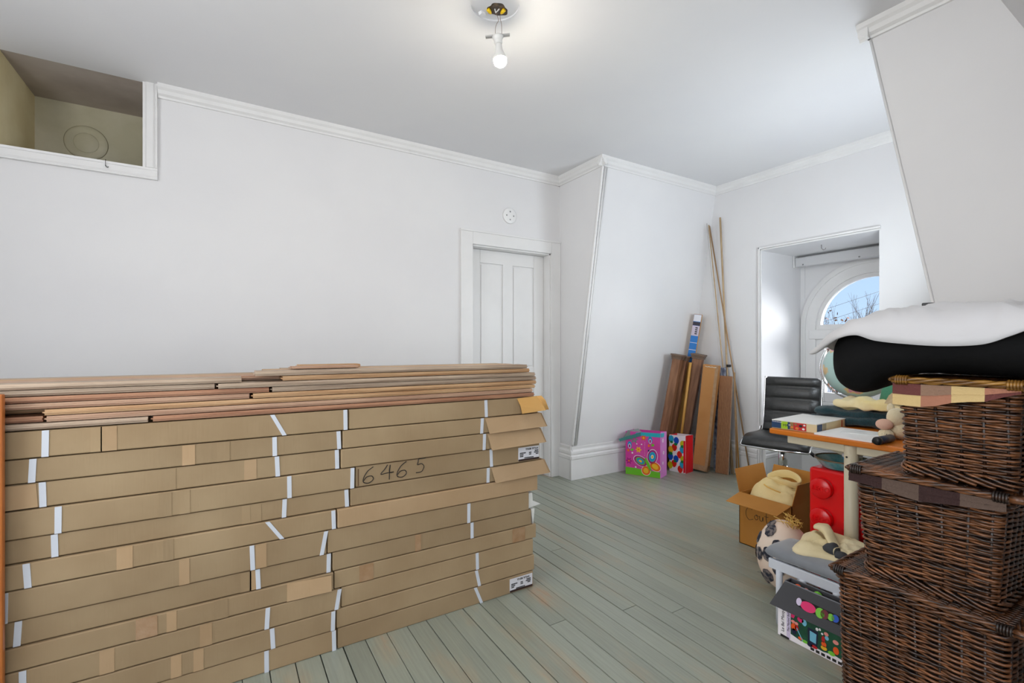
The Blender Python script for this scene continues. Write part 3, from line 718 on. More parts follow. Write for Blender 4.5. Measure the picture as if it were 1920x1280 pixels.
plank(.225, .47, SY + .055, zp + 8*TH, PLANKS[1], 'short pinkish plank offcut front of two lying on the plank stack', TH=.011)
plank(.262, .50, SY + .150, zp + 8*TH, PLANKS[2], 'short honey plank offcut rear of two lying on the plank stack', TH=.014)

# ================================================================== THE BAY: things leaning in the corner
def leaning_frame(base, top):
    """axes of a leaning thing: long axis from base to top"""
    base = Vector(base); top = Vector(top); ax = (top-base).normalized(); L = (top-base).length
    return base, ax, L
BROWN = mat('brown_vinyl_wrap', srgb(150, 106, 76), .5, col2=srgb(122, 82, 56), scale=14, stretch=(3, 3, .4))
CAP = mat('post_capital', srgb(112, 90, 74), .5)
def post(label, base, top, wdt, yaw):
    t = thing('square_post', label, 'post', base, group='brown square posts in the corner', world=False)
    b, ax, L = leaning_frame(base, top)
    t.rotation_euler = (Vector((0,0,1)).rotation_difference(ax) @ Matrix.Rotation(yaw, 3, 'Z').to_quaternion()).to_euler()
    h = wdt/2
    MB().box(-h, h, -h, h, .012, L-.035, BROWN, .004).build('shaft', t)
    c = MB(); c.box(-h-.008, h+.008, -h-.008, h+.008, L-.045, L-.030, CAP, .003); c.box(-h-.012, h+.012, -h-.012, h+.012, L-.030, L-.014, CAP, .005); c.box(-h-.018, h+.018, -h-.018, h+.018, L-.014, L, CAP, .003); c.build('capital', t)
    return t
post('brown square post with a flared capital, leftmost of three', (3.57, 3.135, 0), (3.652, 2.965, 1.089), .075, .35)
post('brown square post with a flared capital, middle and half hidden of three', (3.69, 3.160, 0), (3.770, 2.995, 1.075), .075, .35)
post('brown square post with a flared capital, rightmost of three by the carton', (3.805, 3.080, 0), (3.872, 2.905, 1.090), .092, .45)
# level with a blue label
b, ax, L = leaning_frame((3.868, 3.195, 0), (3.93, 2.955, 1.475))
t = thing('timber_batten', 'yellow timber batten with a blue printed label rising behind the posts', 'batten', b, world=False)
t.rotation_euler = (Vector((0,0,1)).rotation_difference(ax) @ Matrix.Rotation(.50, 3, 'Z').to_quaternion()).to_euler()
PINE = mat('yellow_pine', srgb(214, 164, 84), .5, col2=srgb(196, 142, 66), scale=8, stretch=(12, 12, .6))
MB().box(-.022, .022, -.036, .036, .01, L, PINE, .003).build('batten', t)
lbm = MB(); bl1 = mat('label_blue', srgb(28, 118, 196), .5); bl2 = mat('label_dark', srgb(52, 48, 60), .6); bl3 = mat('label_lilac', srgb(200, 190, 206), .6)
lbm.box(-.0235, -.0218, -.034, .034, L-.47, L-.004, bl1)
for (z0_, z1_, mm) in ((L-.07, L-.006, LABELW), (L-.11, L-.075, bl2), (L-.21, L-.112, bl3), (L-.35, L-.345, LABELW), (L-.28, L-.276, LABELW)): lbm.box(-.0245, -.0230, -.033, .033, z0_, z1_, mm)
for q in range(4): lbm.box(-.0252, -.0240, -.018, .004, L-.195+q*.019, L-.183+q*.019, bl2)
lbm.build('printed_label', t)
# dowel between posts
dw = MB().tube([(0,0,0), (.03, -.125, 1.0)], .013, PINE, 12).build('wooden_dowel'); dw.location = (3.735, 3.045, .012); tag(dw, 'pale yellow wooden dowel leaning between the brown posts', 'dowel')
# blue cap piece behind the third post
bw = MB().box(-.03, .03, -.012, .012, 0, .98, mat('blue_grey_board', srgb(92, 122, 160), .6), .003).build('blue_board'); bw.location = (3.985, 3.005, 0.0); bw.rotation_euler = (.125, 0.02, .3); tag(bw, 'blue grey narrow board behind the rightmost post', 'board')
# tall flat carton
t = thing('tall_carton', 'tall flat brown carton with taped edges leaning right of the posts', 'carton', (3.785, 2.835, 0), world=False)
a_ = Vector((.035, -.095, 1)).normalized(); t.rotation_euler = (Vector((0,0,1)).rotation_difference(a_) @ Matrix.Rotation(.32, 3, 'Z').to_quaternion()).to_euler()
MB().box(-.03, .045, -.075, .06, .02, 1.0, carton_mat('leaning_carton', srgb(176, 122, 70), srgb(188, 136, 84)), .004).build('body', t)
MB().box(-.0312, -.028, -.0762, -.050, .02, 1.0, TAPE).build('edge_tape', t); MB().box(-.0312, .046, -.0765, .061, .02, .07, TAPE).build('bottom_tape', t)
m = MB()
for q in range(3): m.tube([(-.031, .04-q*.03, .985), (-.033, .02-q*.03, .980), (-.031, .0-q*.03, .984)], .003, mat('shiny_tape', (.75, .7, .6), .15), 6)
m.build('tape_wrinkles', t)
# plastic-wrapped bundle
PLA = mat('blue_plastic_wrap', srgb(70, 78, 100), .15, col2=srgb(130, 138, 158), scale=30, bump=.8, bscale=35, spec=.9)
t = thing('wrapped_bundle', 'dark blue plastic wrapped bundle between the tall carton and the grained board', 'bundle', (3.945, 2.745, 0), world=False)
t.rotation_euler = (.02, .0, .3)
MB().box(-.015, .012, -.045, .045, .0, .97, PLA, .008).build('bundle', t)
# wood-grain board
t = thing('grained_board', 'brown wood grain board standing right of the tall carton', 'board', (3.895, 2.68, 0), world=False)
a_ = Vector((0.02, -.035, 1)).normalized(); t.rotation_euler = (Vector((0,0,1)).rotation_difference(a_) @ Matrix.Rotation(.30, 3, 'Z').to_quaternion()).to_euler()
def grain_mat():
    m = bpy.data.materials.new('oak_veneer_grain'); m.use_nodes = True; n = m.node_tree; b = n.nodes['Principled BSDF']
    tcn = n.nodes.new('ShaderNodeTexCoord'); mp = n.nodes.new('ShaderNodeMapping'); mp.inputs['Scale'].default_value = (1, 9, 1.2); n.links.new(tcn.outputs['Object'], mp.inputs[0])
    wv = n.nodes.new('ShaderNodeTexWave'); wv.bands_direction = 'Y'; wv.inputs['Scale'].default_value = 6; wv.inputs['Distortion'].default_value = 9; wv.inputs['Detail'].default_value = 3; wv.inputs['Detail Scale'].default_value = 1.2
    n.links.new(mp.outputs[0], wv.inputs['Vector']); r = n.nodes.new('ShaderNodeValToRGB'); r.color_ramp.elements[0].color = (*srgb(118, 76, 44), 1); r.color_ramp.elements[1].color = (*srgb(172, 122, 82), 1)
    n.links.new(wv.outputs['Fac'], r.inputs[0]); n.links.new(r.outputs[0], b.inputs['Base Color']); b.inputs['Roughness'].default_value = .5
    return m
MB().box(-.010, .010, -.056, .056, .002, .895, grain_mat(), .002).build('face_board', t)
MB().box(-.0105, .0105, -.0585, -.0555, .002, .895, mat('pale_edge', srgb(190, 165, 140), .6)).build('edge_strip', t)
# thin rods
ROD = mat('pale_rod', srgb(200, 176, 140), .5, col2=srgb(176, 146, 108), scale=10, stretch=(20, 20, .5))
RODB = mat('tan_rod', srgb(172, 138, 98), .5, col2=srgb(150, 116, 80), scale=10, stretch=(20, 20, .5))
def rod(p0, p1, r, mm, label, n=8):
    p0 = Vector(p0); p1 = Vector(p1); o = MB().tube([(0,0,0), (p1-p0)], r, mm, n).build('thin_rod'); o.location = p0
    return tag(o, label, 'rod', 'thin rods leaning in the corner')
rod((3.975, 2.635, .0), (4.018, 2.783, 2.384), .0085, ROD, 'thick pale wooden rod, tallest of the rods in the corner')
rod((3.975, 2.452, .0), (4.0, 2.885, 2.325), .0065, RODB, 'tan wooden rod crossing the others down to the office chair')
rod((3.955, 2.60, .0), (3.965, 2.868, 2.325), .0055, ROD, 'slim pale rod leaning on the corner, left of the tallest rod')
rod((3.945, 2.625, .0), (3.93, 2.862, 2.335), .0030, mat('grey_rod', srgb(196, 192, 188), .5), 'thinnest grey rod leaning furthest left in the corner')
rod((3.93, 2.555, .0), (3.94, 2.585, .93), .0075, RODB, 'short tan strip standing beside the grained board')
rod((3.95, 2.545, .0), (3.965, 2.60, .78), .006, PINE, 'short yellow strip standing right of the grained board')
ck = MB().box(-.02, .02, -.012, .012, -.012, .012, BLACKP, .004).build('rod_clip'); ck.location = (3.972, 2.662, .985); tag(ck, 'small black clip holding the rods together', 'clip')

# ------------------------------------------------------------------ gift bags
PINK = mat('bag_pink', srgb(214, 62, 160), .35, col2=srgb(222, 84, 176), scale=5, bump=.15, bscale=9); PINKL = mat('bag_light_pink', srgb(222, 140, 212), .35)
TEAL = mat('bag_teal', srgb(40, 180, 196), .35); GREEN = mat('bag_green', srgb(110, 196, 40), .4); ORANGE = mat('bag_orange', srgb(240, 110, 30), .4)
YELO = mat('bag_yellow', srgb(246, 190, 40), .4); WHT = mat('print_white', srgb(244, 238, 242), .4); MAG = mat('bag_magenta', srgb(176, 20, 130), .4); BLU = mat('bag_blue', srgb(20, 150, 205), .4)
GREYF = mat('bag_grey', srgb(130, 140, 138), .4); NAVY = mat('print_navy', srgb(40, 30, 110), .4); REDB = mat('bag_red', srgb(226, 16, 40), .35, bump=.15, bscale=9)
def quadbag(name, label, A, B, Cc, hgt, fm, sm, splay=.012):
    """paper bag: front A-B, side B-C (floor corners)"""
    A, B, Cc = (Vector((*p, 0)) for p in (A, B, Cc)); D = A + Cc - B
    t = thing(name, label, 'gift bag', tuple((A+B+Cc+D)/4), group='gift bags')
    ctr = (A+B+Cc+D)/4
    top = []
    for i, p in enumerate((A, B, Cc, D)):
        q = ctr + (p-ctr)*(1.0 - .0) + Vector((0,0,hgt*[.98, 1.0, .985, .97][i])) ; top.append(q)
    m = MB(); vs = [A, B, Cc, D] + top; th = Vector((0,0,0))
    m.add([vs[0], vs[1], vs[5], vs[4]], [(0,1,2,3)], fm); o = m.build('front_panel', t); mods(o, solid=-.002)
    m = MB(); mid = (B+Cc)/2 + (ctr-(B+Cc)/2)*.05; tm = (top[1]+top[2])/2 + (ctr-(B+Cc)/2)*.12; tm.z = (top[1].z+top[2].z)/2
    m.add([B, mid, Cc, top[1], tm, top[2]], [(0,1,4,3), (1,2,5,4)], sm); o = m.build('side_gusset', t); mods(o, solid=-.002)
    m = MB(); m.add([Cc, D, top[3], top[2]], [(0,1,2,3)], fm); o = m.build('back_panel', t); mods(o, solid=-.002)
    m = MB(); m.add([D, A, top[0], top[3]], [(0,1,2,3)], sm); o = m.build('far_gusset', t); mods(o, solid=-.002)
    m = MB(); m.add([A, B, Cc, D], [(0,1,2,3)], sm); m.build('bottom', t)
    u = (B-A).normalized(); v = Vector((0,0,1)); n = u.cross(v)
    if n.dot(ctr - A) > 0: n = -n
    return t, A, u, v, n, (B-A).length, B, Cc
def flower(m, o, u, v, n, cx, cy, r, c1, c2, d=.0022):
    poly = [(cx + r*(1 + .32*math.cos(6*a))*math.cos(a)*.8, cy + r*(1 + .32*math.cos(6*a))*math.sin(a)*.8) for a in [2*PI*i/48 for i in range(48)]]
    plate(m, poly, o, u, v, n, d, c1); plate(m, ell(cx, cy, r*.28, r*.28, 12), o, u, v, n, d+.0008, c2)
t, A, u, v, n, Wd, B, Cc = quadbag('gift_bag', 'pink gift bag with butterfly print by the baseboard', (3.14, 3.135), (3.285, 2.862), (3.43, 2.915), .400, PINK, PINKL)
H = .400
def pr(nm, fn):
    m = MB(); fn(m); m.build(nm, t)['kind'] = 'stuff'
pr('green_base_band', lambda m: plate(m, [(0, .002), (Wd, .002), (Wd, .055), (Wd*.5, .062), (0, .068)], A, u, v, n, .0022, GREEN))
pr('teal_top_band', lambda m: plate(m, [(Wd*.30, H*.90), (Wd, H*.905), (Wd, H*.995), (Wd*.45, H*.985), (Wd*.3, H*.96)], A, u, v, n, .0022, TEAL))
def butterfly(m):
    def w(cx, cy, rx, ry, rot, cols, d0=.0024):
        for i, (f, c) in enumerate(cols): plate(m, ell(cx, cy - .0*i, rx*f, ry*f, 24, rot), A, u, v, n, d0 + i*.0008, c)
    w(Wd*.44, .135, .062, .040, -.45, ((1.1, WHT), (1.0, MAG), (.72, GREEN), (.55, BLU), (.26, YELO)))
    w(Wd*.78, .185, .042, .062, -.15, ((1.1, WHT), (1.0, MAG), (.72, TEAL), (.55, BLU), (.3, WHT), (.2, YELO)))
    w(Wd*.60, .055, .038, .040, 0, ((1.1, WHT), (1.0, ORANGE), (.6, YELO)))
    w(Wd*.86, .100, .048, .036, -.5, ((1.1, WHT), (1.0, ORANGE), (.62, YELO)))
    plate(m, ell(Wd*.66, .115, .013, .062, 16, .42), A, u, v, n, .008, GREEN)
pr('butterfly_print', butterfly)
def small(m):
    flower(m, A, u, v, n, Wd*.38, .235, .028, YELO, ORANGE); flower(m, A, u, v, n, Wd*.25, .325, .036, GREYF, PINK); flower(m, A, u, v, n, Wd*.53, .345, .026, ORANGE, YELO)
    flower(m, A, u, v, n, Wd*.10, .125, .030, MAG, ORANGE)
    for (cx, cy) in ((.12, .27), (.72, .33)):
        plate(m, ell(Wd*cx, cy, .019, .032, 18), A, u, v, n, .0024, BLU); plate(m, ell(Wd*cx, cy-.010, .012, .022, 18), A, u, v, n, .0032, WHT); plate(m, ell(Wd*cx, cy-.010, .008, .016, 18), A, u, v, n, .004, MAG)
        plate(m, ell(Wd*cx+.022, cy-.042, .014, .011, 14, .4), A, u, v, n, .0024, GREEN); plate(m, ell(Wd*cx-.012, cy-.05, .010, .013, 14), A, u, v, n, .0032, ORANGE)
    for (cx, cy, r) in ((.33, .285, .006), (.47, .285, .006), (.08, .215, .006), (.2, .2, .008), (.68, .235, .009), (.30, .075, .008)): plate(m, ell(Wd*cx, cy, r, r, 8), A, u, v, n, .0024, WHT if r < .009 else NAVY)
    for q in range(9): plate(m, ell(Wd*(.56+.004*math.sin(q)), .19+q*.014, .0022, .0022, 6), A, u, v, n, .0024, WHT)
pr('flower_prints', small)
us = (Cc-B).normalized(); ns = us.cross(Vector((0,0,1))); ns = ns if ns.dot(A-Cc) < 0 else -ns
def sidep(m):
    W2 = (Cc-B).length
    plate(m, [(0, H*.905), (W2*.5, H*.895), (W2*.5, H*.985), (0, H*.995)], B, us, v, ns, .006, TEAL)
    for (cx, cy, r) in ((.2, .33, .02), (.3, .22, .018), (.2, .13, .014)): flower(m, B, us, v, ns, cx*W2+.012, cy, r, WHT, PINKL, .008)
pr('side_prints', sidep)
# folded-over flap hanging to the left
m = MB(); m.prism([A + v*(H*.80) - u*.055 + n*.030, A + v*(H*.985) + u*(Wd*.45) + n*.004, A + v*(H*.90) + u*(Wd*.45) + n*.006, A + v*(H*.74) - u*.045 + n*.030], n*.002, mat('flap_teal', srgb(62, 130, 128), .4)); m.build('folded_flap', t)
m = MB(); m.prism([A + v*(H*.78) - u*.03 + n*.01, A + v*(H*1.0) + u*.02 + n*.004, A + v*(H*1.03) + u*.10 - n*.06, A + v*(H*.95) + u*.16 - n*.01], n*.002, GREYF); m.build('inner_fold', t)
# red balloon bag
t, A, u, v, n, Wd, B, Cc = quadbag('gift_bag', 'red gift bag with printed balloons beside the pink bag', (3.575, 3.005), (3.605, 2.848), (3.735, 2.868), .345, WHT, REDB)
BLUD = mat('balloon_blue', srgb(14, 80, 190), .4); GRND = mat('balloon_green', srgb(10, 130, 60), .4); REDP = mat('balloon_red', srgb(226, 36, 20), .4); YEG = mat('balloon_lime', srgb(206, 196, 20), .4); SKB = mat('balloon_sky', srgb(30, 165, 205), .4)
def balloons(m):
    def bal(cx, cy, c, r=.030, rot=0, d=.0024):
        plate(m, [(cx + r*.86*math.cos(a)*(1 - .22*max(0, -math.sin(a))), cy + r*1.15*math.sin(a)) for a in [2*PI*i/22 for i in range(22)]], A, u, v, n, d, c)
    for (cx, cy, c) in ((.12, .30, SKB), (.44, .29, BLUD), (.83, .265, YEG), (.32, .225, REDP), (.80, .215, SKB), (.10, .20, YELO), (.64, .165, REDP), (.08, .135, BLUD), (.42, .120, BLUD), (.85, .125, YEG), (.30, .075, REDP), (.80, .075, SKB), (.68, .032, REDP), (.06, .055, YEG)):
        bal(Wd*cx, cy, c)
    for (cx, cy, rr) in ((.14, .272, .014), (.40, .257, .016), (.82, .245, .017), (.09, .165, .018), (.82, .105, .016), (.36, .098, .013)): plate(m, ell(Wd*cx, cy, rr*1.1, rr*.8, 14), A, u, v, n, .0034, GRND)
pr('balloon_prints', balloons)
m = MB(); m.prism([B + v*.335 - u*.05 + n*.004, B + v*.352 + n*.0, B + v*.345 + us*.09 + n*.01, B + v*.330 + us*.02 + n*.012], n*.002, WHT); m.build('crumpled_rim', t)
m = MB(); m.prism([B + v*.30 - u*.018 + n*.003, B + v*.30 + n*.003, B + v*.01 + n*.003, B + v*.005 - u*.02 + n*.003], n*.0015, REDB); m.build('red_edge', t)

# ================================================================== OFFICE CHAIR
CHX, CHY = 3.45, 1.885
LEATH = mat('black_leatherette', (.016, .017, .017), .38, col2=(.024, .025, .025), scale=40, bump=.12, bscale=90, spec=.6)
CHROME = mat('chrome', (.75, .75, .76), .12, metallic=1.0)
t = thing('office_chair', 'black ribbed leatherette office chair with a chrome post behind the desk', 'chair', (CHX, CHY, 0), (0, 0, math.radians(194)), world=False); t.scale = (.9, .9, 1)
# local: +x is forward (towards camera-left), seat centre at origin
m = MB(); pts = [(-.235, .545), (-.22, .502), (-.16, .488), (-.02, .492), (.12, .500), (.20, .492), (.245, .462)]
W_ = .235
def strip(mb, prof, w, th, mat_, ch=0):
    P = spline([(a, b, 0) for a, b in prof], 36); vs = []; fs = []
    n = len(P)
    for i, (a, b, _) in enumerate(P):
        a2, b2 = (P[min(i+1, n-1)][0]-P[max(i-1, 0)][0], P[min(i+1, n-1)][1]-P[max(i-1, 0)][1]); l_ = math.hypot(a2, b2) or 1; nx, nz = -b2/l_, a2/l_
        if nz < 0 and abs(nz) > .5: nx, nz = -nx, -nz
        puff = th
        if ch: puff = th*(.78 + .22*abs(math.sin(PI*ch*i/(n-1)))**.45)
        e = min(1, 6*min(i, n-1-i)/(n-1) + .35)
        for (yy, f) in ((-w, .2), (-w*.96, .85), (-w*.6, 1), (0, 1.04), (w*.6, 1), (w*.96, .85), (w, .2)): vs.append((a + nx*puff*f*e, yy, b + nz*puff*f*e))
        for yy in (w, -w): vs.append((a - nx*.004, yy, b - nz*.004))
    c = 9
    for i in range(n-1):
        for k in range(c): fs.append((i*c+k, i*c+(k+1) % c, (i+1)*c+(k+1) % c, (i+1)*c+k))
    fs += [tuple(range(c)), tuple((n-1)*c+k for k in range(c))]
    mb.add(vs, fs, mat_, True)
m = MB(); strip(m, pts, W_, .038, LEATH); m.build('seat', t)
m = MB()
for s in (-1, 1): m.tube(spline([(a, s*(W_+.004), b) for a, b in pts], 30), .0075, CHROME, 8)
m.tube([(.248, -W_, .458), (.252, 0, .452), (.248, W_, .458)], .0075, CHROME, 8); m.build('seat_rail', t)
bk = [(-.200, .530), (-.232, .60), (-.255, .72), (-.275, .84), (-.285, .93)]
m = MB()
P = spline([(a, b, 0) for a, b in bk], 46); vs = []; fs = []; NCH = 5
for i, (a, b, _) in enumerate(P):
    f = i/45; puff = .024 + .018*abs(math.sin(PI*NCH*f))**.5; wv = .205*(1 - max(0, f-.93)*1.0)
    for (yy, q) in ((-1, .1), (-.97, .8), (-.6, 1), (0, 1.02), (.6, 1), (.97, .8), (1, .1)): vs.append((a + puff*q, yy*wv, b))
    for yy in (1, -1): vs.append((a - .008, yy*wv, b))
for i in range(45):
    for k in range(9): fs.append((i*9+k, i*9+(k+1) % 9, (i+1)*9+(k+1) % 9, (i+1)*9+k))
fs += [tuple(range(9)), tuple(45*9+k for k in range(9))]
m.add(vs, fs, LEATH, True); m.build('backrest', t)
m = MB()
for s in (-1, 1): m.tube(spline([(-.12, s*.2, .485)] + [(a-.006, s*.212, b) for a, b in bk], 24), .0075, CHROME, 8)
m.build('back_frame', t)
MB().lathe([(.032, .30), (.032, .40), (.022, .41), (.022, .475), (.0001, .476)], CHROME, 20).build('gas_post', t)
MB().lathe([(.038, .06), (.038, .30), (.03, .31)], CHROME, 20).build('post_sleeve', t)
MB().box(-.11, .11, -.08, .08, .462, .482, BLACKP, .006).build('seat_plate', t)
m = MB(); m.tube([(.03, .06, .462), (.05, .17, .452)], .005, CHROME, 8); m.build('lever_rod', t)
m = MB(); m.tube([(.05, .17, .454), (.062, .20, .440), (.075, .235, .418)], [.008, .013, .012], BLACKP, 10); m.build('lever_grip', t)
for i in range(5):
    a = 2*PI*i/5 + .3; c, s = math.cos(a), math.sin(a)
    o = MB(); o.tube([(0, 0, .10), (c*.15, s*.15, .085), (c*.23, s*.23, .066)], [.022, .018, .013], CHROME, 10); o = o.build('base_spoke', t)
    MB().lathe([(.028, -.011), (.030, -.006), (.030, .006), (.028, .011)], BLACKP, 16, (c*.23, s*.23, .031), (-s, c, 0)).build('castor', o)

# ================================================================== DESK AND WHAT IS ON IT
DZT = .762; DX, DYL = 2.315, 1.333
DESKO = mat('desk_edge_orange', srgb(216, 122, 28), .35, col2=srgb(206, 112, 22), scale=6, stretch=(6, 1, 6)); BEIGE = mat('beige_metal', srgb(206, 196, 170), .4)
t = thing('desk', 'orange topped desk with beige metal legs beside the wicker hampers', 'desk', (2.65, 1.03, 0))
MB().box(DX, 3.03, .72, DYL, DZT-.026, DZT, DESKO, .006).build('desk_top', t)
m = MB(); m.box(DX+.02, 2.95, .74, 1.255, DZT-.062, DZT-.027, BEIGE, .004); m.build('apron', t)
m = MB(); m.prism([(2.50, 1.255, DZT-.062), (2.54, 1.255, DZT-.062), (2.54, 1.02, DZT-.13), (2.50, 1.02, DZT-.13)], (0, 0, .045), BEIGE); m.build('bracket', t)
for (lx, ly) in ((2.345, .985), (2.93, .985)):
    MB().lathe([(.027, .02), (.027, DZT-.03)], BEIGE, 20, (lx, ly, 0)).build('leg', t)
for ly in (.985,):
    MB().box(2.30, 2.96, ly-.03, ly+.03, 0, .03, BEIGE, .008).build('foot', t)
MB().lathe([(.004, 0), (.004, .002), (.0001, .0022)], DARK, 10, (2.3185, .992, .685), (-1,0,0)).build('leg_hole', t)
# puzzle box on the desk corner
t = thing('puzzle_box', 'white topped puzzle box with a colourful spine on the desk corner', 'box', (2.53, 1.27, DZT))
PBW = mat('puzzle_top', srgb(238, 236, 232), .45); PBC = mat('puzzle_cream', srgb(226, 208, 164), .5)
pb0 = Vector((2.335, 1.330, DZT)); pu = Vector((.02, -.195, 0)).normalized(); pw = Vector((.33, .02, 0)).normalized(); PL, PWd, PH = .20, .33, .042
m = MB(); q = [pb0, pb0 + pu*PL, pb0 + pu*PL + pw*PWd, pb0 + pw*PWd]
m.prism([p + Vector((0,0,.001)) for p in q], (0,0,PH-.004), PBC); m.build('tray', t)
m = MB(); m.prism([p + Vector((0,0,PH-.003)) for p in q], (0,0,.003), PBW); m.build('lid', t)
m = MB(); nf = -pw; v3 = Vector((0,0,1))
PBN = mat('puzzle_navy', srgb(24, 62, 104), .4); PBG = mat('puzzle_green', srgb(160, 200, 30), .4); PBR = mat('puzzle_red', srgb(196, 34, 36), .4); PBO = mat('puzzle_orange', srgb(226, 130, 50), .4)
for (a, b, mm) in ((0, .22, PBN), (.22, .37, PBG), (.37, .42, PBN), (.42, .50, mat('puzzle_brown', srgb(150, 116, 70), .4)), (.50, .78, PBR)): plate(m, [(PL*a, .003), (PL*b, .003), (PL*b, PH-.004), (PL*a, PH-.004)], pb0, pu, v3, nf, .0004, mm)
for (a, z, r, mm) in ((.47, .015, .006, PBO), (.58, .012, .008, PBO), (.66, .025, .008, BLACKP), (.72, .012, .006, WHT), (.55, .03, .006, _M['puzzle_brown']), (.74, .03, .005, WHT), (.39, .022, .008, PBN), (.41, .024, .005, WHT)): plate(m, ell(PL*a, z, r, r*.8, 12), pb0, pu, v3, nf, .0012, mm)
m.build('spine_print', t)
text('spine_title', 'Ravensburger', .0085, WHT, t, pb0 + pu*.003 + nf*.0012 + v3*.031, pu, v3, .0003); text('spine_title', 'MI', .018, BLACKP, t, pb0 + pu*.052 + nf*.0012 + v3*.014, pu, v3, .0003)
m = MB(); e0 = pb0 + pu*PL
for (a, b, mm) in ((.01, .17, PBN), (.20, .30, mat('puzzle_grey', srgb(170, 156, 124), .5)), (.82, .86, mat('puzzle_rust', srgb(176, 82, 50), .5)), (.95, .99, PBN)): plate(m, [(PWd*a, .004), (PWd*b, .004), (PWd*b, PH-.004), (PWd*a, PH-.004)], e0, pw, v3, pu, .0004, mm)
m.build('side_print', t)
# papers
PAP = mat('paper_white', srgb(240, 240, 240), .6); PAPG = mat('paper_sketch', srgb(216, 220, 222), .6, col2=srgb(236, 238, 238), scale=18)
def sheet(label, cx, cy, w, l, z, rot, mm, th=.002, nm='paper_sheet', cat='paper'):
    o = MB().box(-w/2, w/2, -l/2, l/2, 0, th, mm).build(nm); o.location = (cx, cy, z); o.rotation_euler = (0, 0, rot); return tag(o, label, cat, 'papers on the desk')
sheet('white drawing pad lying on the front desk edge', 2.46, 1.017, .27, .225, DZT, .02, PAP, .008, 'drawing_pad', 'pad')
sk = sheet('grey sketched card lying on the white drawing pad', 2.50, 1.0, .10, .16, DZT+.008, .25, PAPG, .003, 'sketch_card', 'card')
# rolled tubes by the hamper
TUBN = mat('tube_navy', srgb(22, 34, 58), .35); TUBR = mat('tube_maroon', srgb(112, 36, 34), .4)
def roll(label, p0, p1, r, mm):
    p0 = Vector(p0); p1 = Vector(p1); t = thing('paper_roll', label, 'roll', p0, group='rolls on the desk')
    MB().tube([p0, p1], r, mm, 16).build('tube', t); MB().tube([p0 - (p1-p0).normalized()*.004, p0 + (p1-p0).normalized()*.01], r*1.06, BLACKP, 16).build('end_cap', t)
roll('navy blue cardboard roll with a black end cap on the desk', (2.30, .872, DZT+.016), (2.42, .868, DZT+.016), .016, TUBN)
roll('thin maroon roll lying left of the navy roll', (2.325, .890, DZT+.0095), (2.42, .8925, DZT+.0095), .009, TUBR)
# teal sweater, folded twice
def folded(name, label, cat, cx, cy, z, rx, ry, layers, lh, mm, rot=0, wr=.008, group=None):
    t = thing(name, label, cat, (cx, cy, z))
    for i in range(layers):
        f = 1 - .07*i; m = MB()
        st = []
        for y in [-1, -.985, -.94, -.85, -.6, -.3, 0, .3, .6, .85, .94, .985, 1]:
            e = math.sqrt(max(0, 1 - abs(y)**9)) if abs(y) < 1 else .12
            st.append((y*ry*f, 0, 0, rx*f*(.86 + .14*e), lh*.52*(.35 + .65*e)))
        S = [(a, b, c, d, e) for a, b, c, d, e in st]
        SS = spline(S, 40)
        loft(m, SS, mm, 36, 3.6, wr, 18, (1, 1, 1), seed=i*3.1)
        R = Matrix.Rotation(rot + .05*i, 4, 'Z')
        m.v = [R @ p + Vector((cx + .006*i, cy - .004*i, z + lh*(i+.5))) for p in m.v]
        m.build('fold', t)
    return t
TEALK = mat('teal_knit', srgb(8, 68, 78), .85, col2=srgb(4, 42, 50), scale=60, stretch=(1, 4, 4), bump=.7, bscale=90, sheen=.3)
folded('folded_sweater', 'dark teal knitted sweater folded in two on the desk', 'sweater', 2.768, 1.14, DZT+.006, .085, .19, 2, .039, TEALK, .12, .022)
CREAM = mat('cream_cloth', srgb(236, 214, 150), .8, col2=srgb(244, 230, 190), scale=7, bump=.25, bscale=30)
folded('folded_cloth', 'cream yellow folded cloth resting on the teal sweater', 'cloth', 2.765, 1.045, DZT+.090, .085, .165, 1, .046, CREAM, -.10, .03)
# green and beige cap
t = thing('cloth_cap', 'green and beige cloth cap lying on the cream cloth beside the top hamper', 'cap', (2.74, .93, DZT+.128))
m = MB(); cloth_lump(m, 2.75, .945, DZT+.139, sq(.07, .085, 2.2), .105, mat('cap_green', srgb(70, 134, 104), .85, bump=.2, bscale=60), 8, .008, 16); m.build('crown', t)
m = MB(); m.prism([(2.672, .985, DZT+.135), (2.665, .965, DZT+.175), (2.66, .93, DZT+.21), (2.66, .88, DZT+.215), (2.66, .88, DZT+.135)], (.010, 0, 0), mat('cap_beige', srgb(206, 184, 146), .85)); m.build('brim', t)
# plush toy
PLU = mat('plush_cream', srgb(228, 212, 176), .95, bump=.4, bscale=120, sheen=.4); PLUP = mat('plush_pink', srgb(222, 178, 156), .95, bump=.3, bscale=120)
t = thing('plush_toy', 'cream plush toy with a pink snout sitting between the papers and the hamper', 'plush toy', (2.46, .868, DZT))
def ball(m, c, r, s, mm, n=18):
    bm_ = bmesh.new(); bmesh.ops.create_uvsphere(bm_, u_segments=n, v_segments=n//2+2, radius=1)
    for v_ in bm_.verts: v_.co = Vector((c[0] + v_.co.x*r*s[0], c[1] + v_.co.y*r*s[1], c[2] + v_.co.z*r*s[2]))
    m.bm(bm_, mm, True)
for nm, c, r, s, mm in (('body', (2.52, .872, DZT+.045), .05, (1, .8, .9), PLU), ('head', (2.50, .878, DZT+.095), .042, (1, .8, 1), PLU), ('snout', (2.455, .905, DZT+.066), .03, (.9, 1.05, .8), PLUP), ('paw', (2.458, .900, DZT+.024), .03, (1, .95, .78), PLU), ('ear', (2.52, .905, DZT+.132), .018, (.6, .8, 1.2), PLU)):
    m = MB(); ball(m, c, r, s, mm); m.build(nm, t)
m = MB()
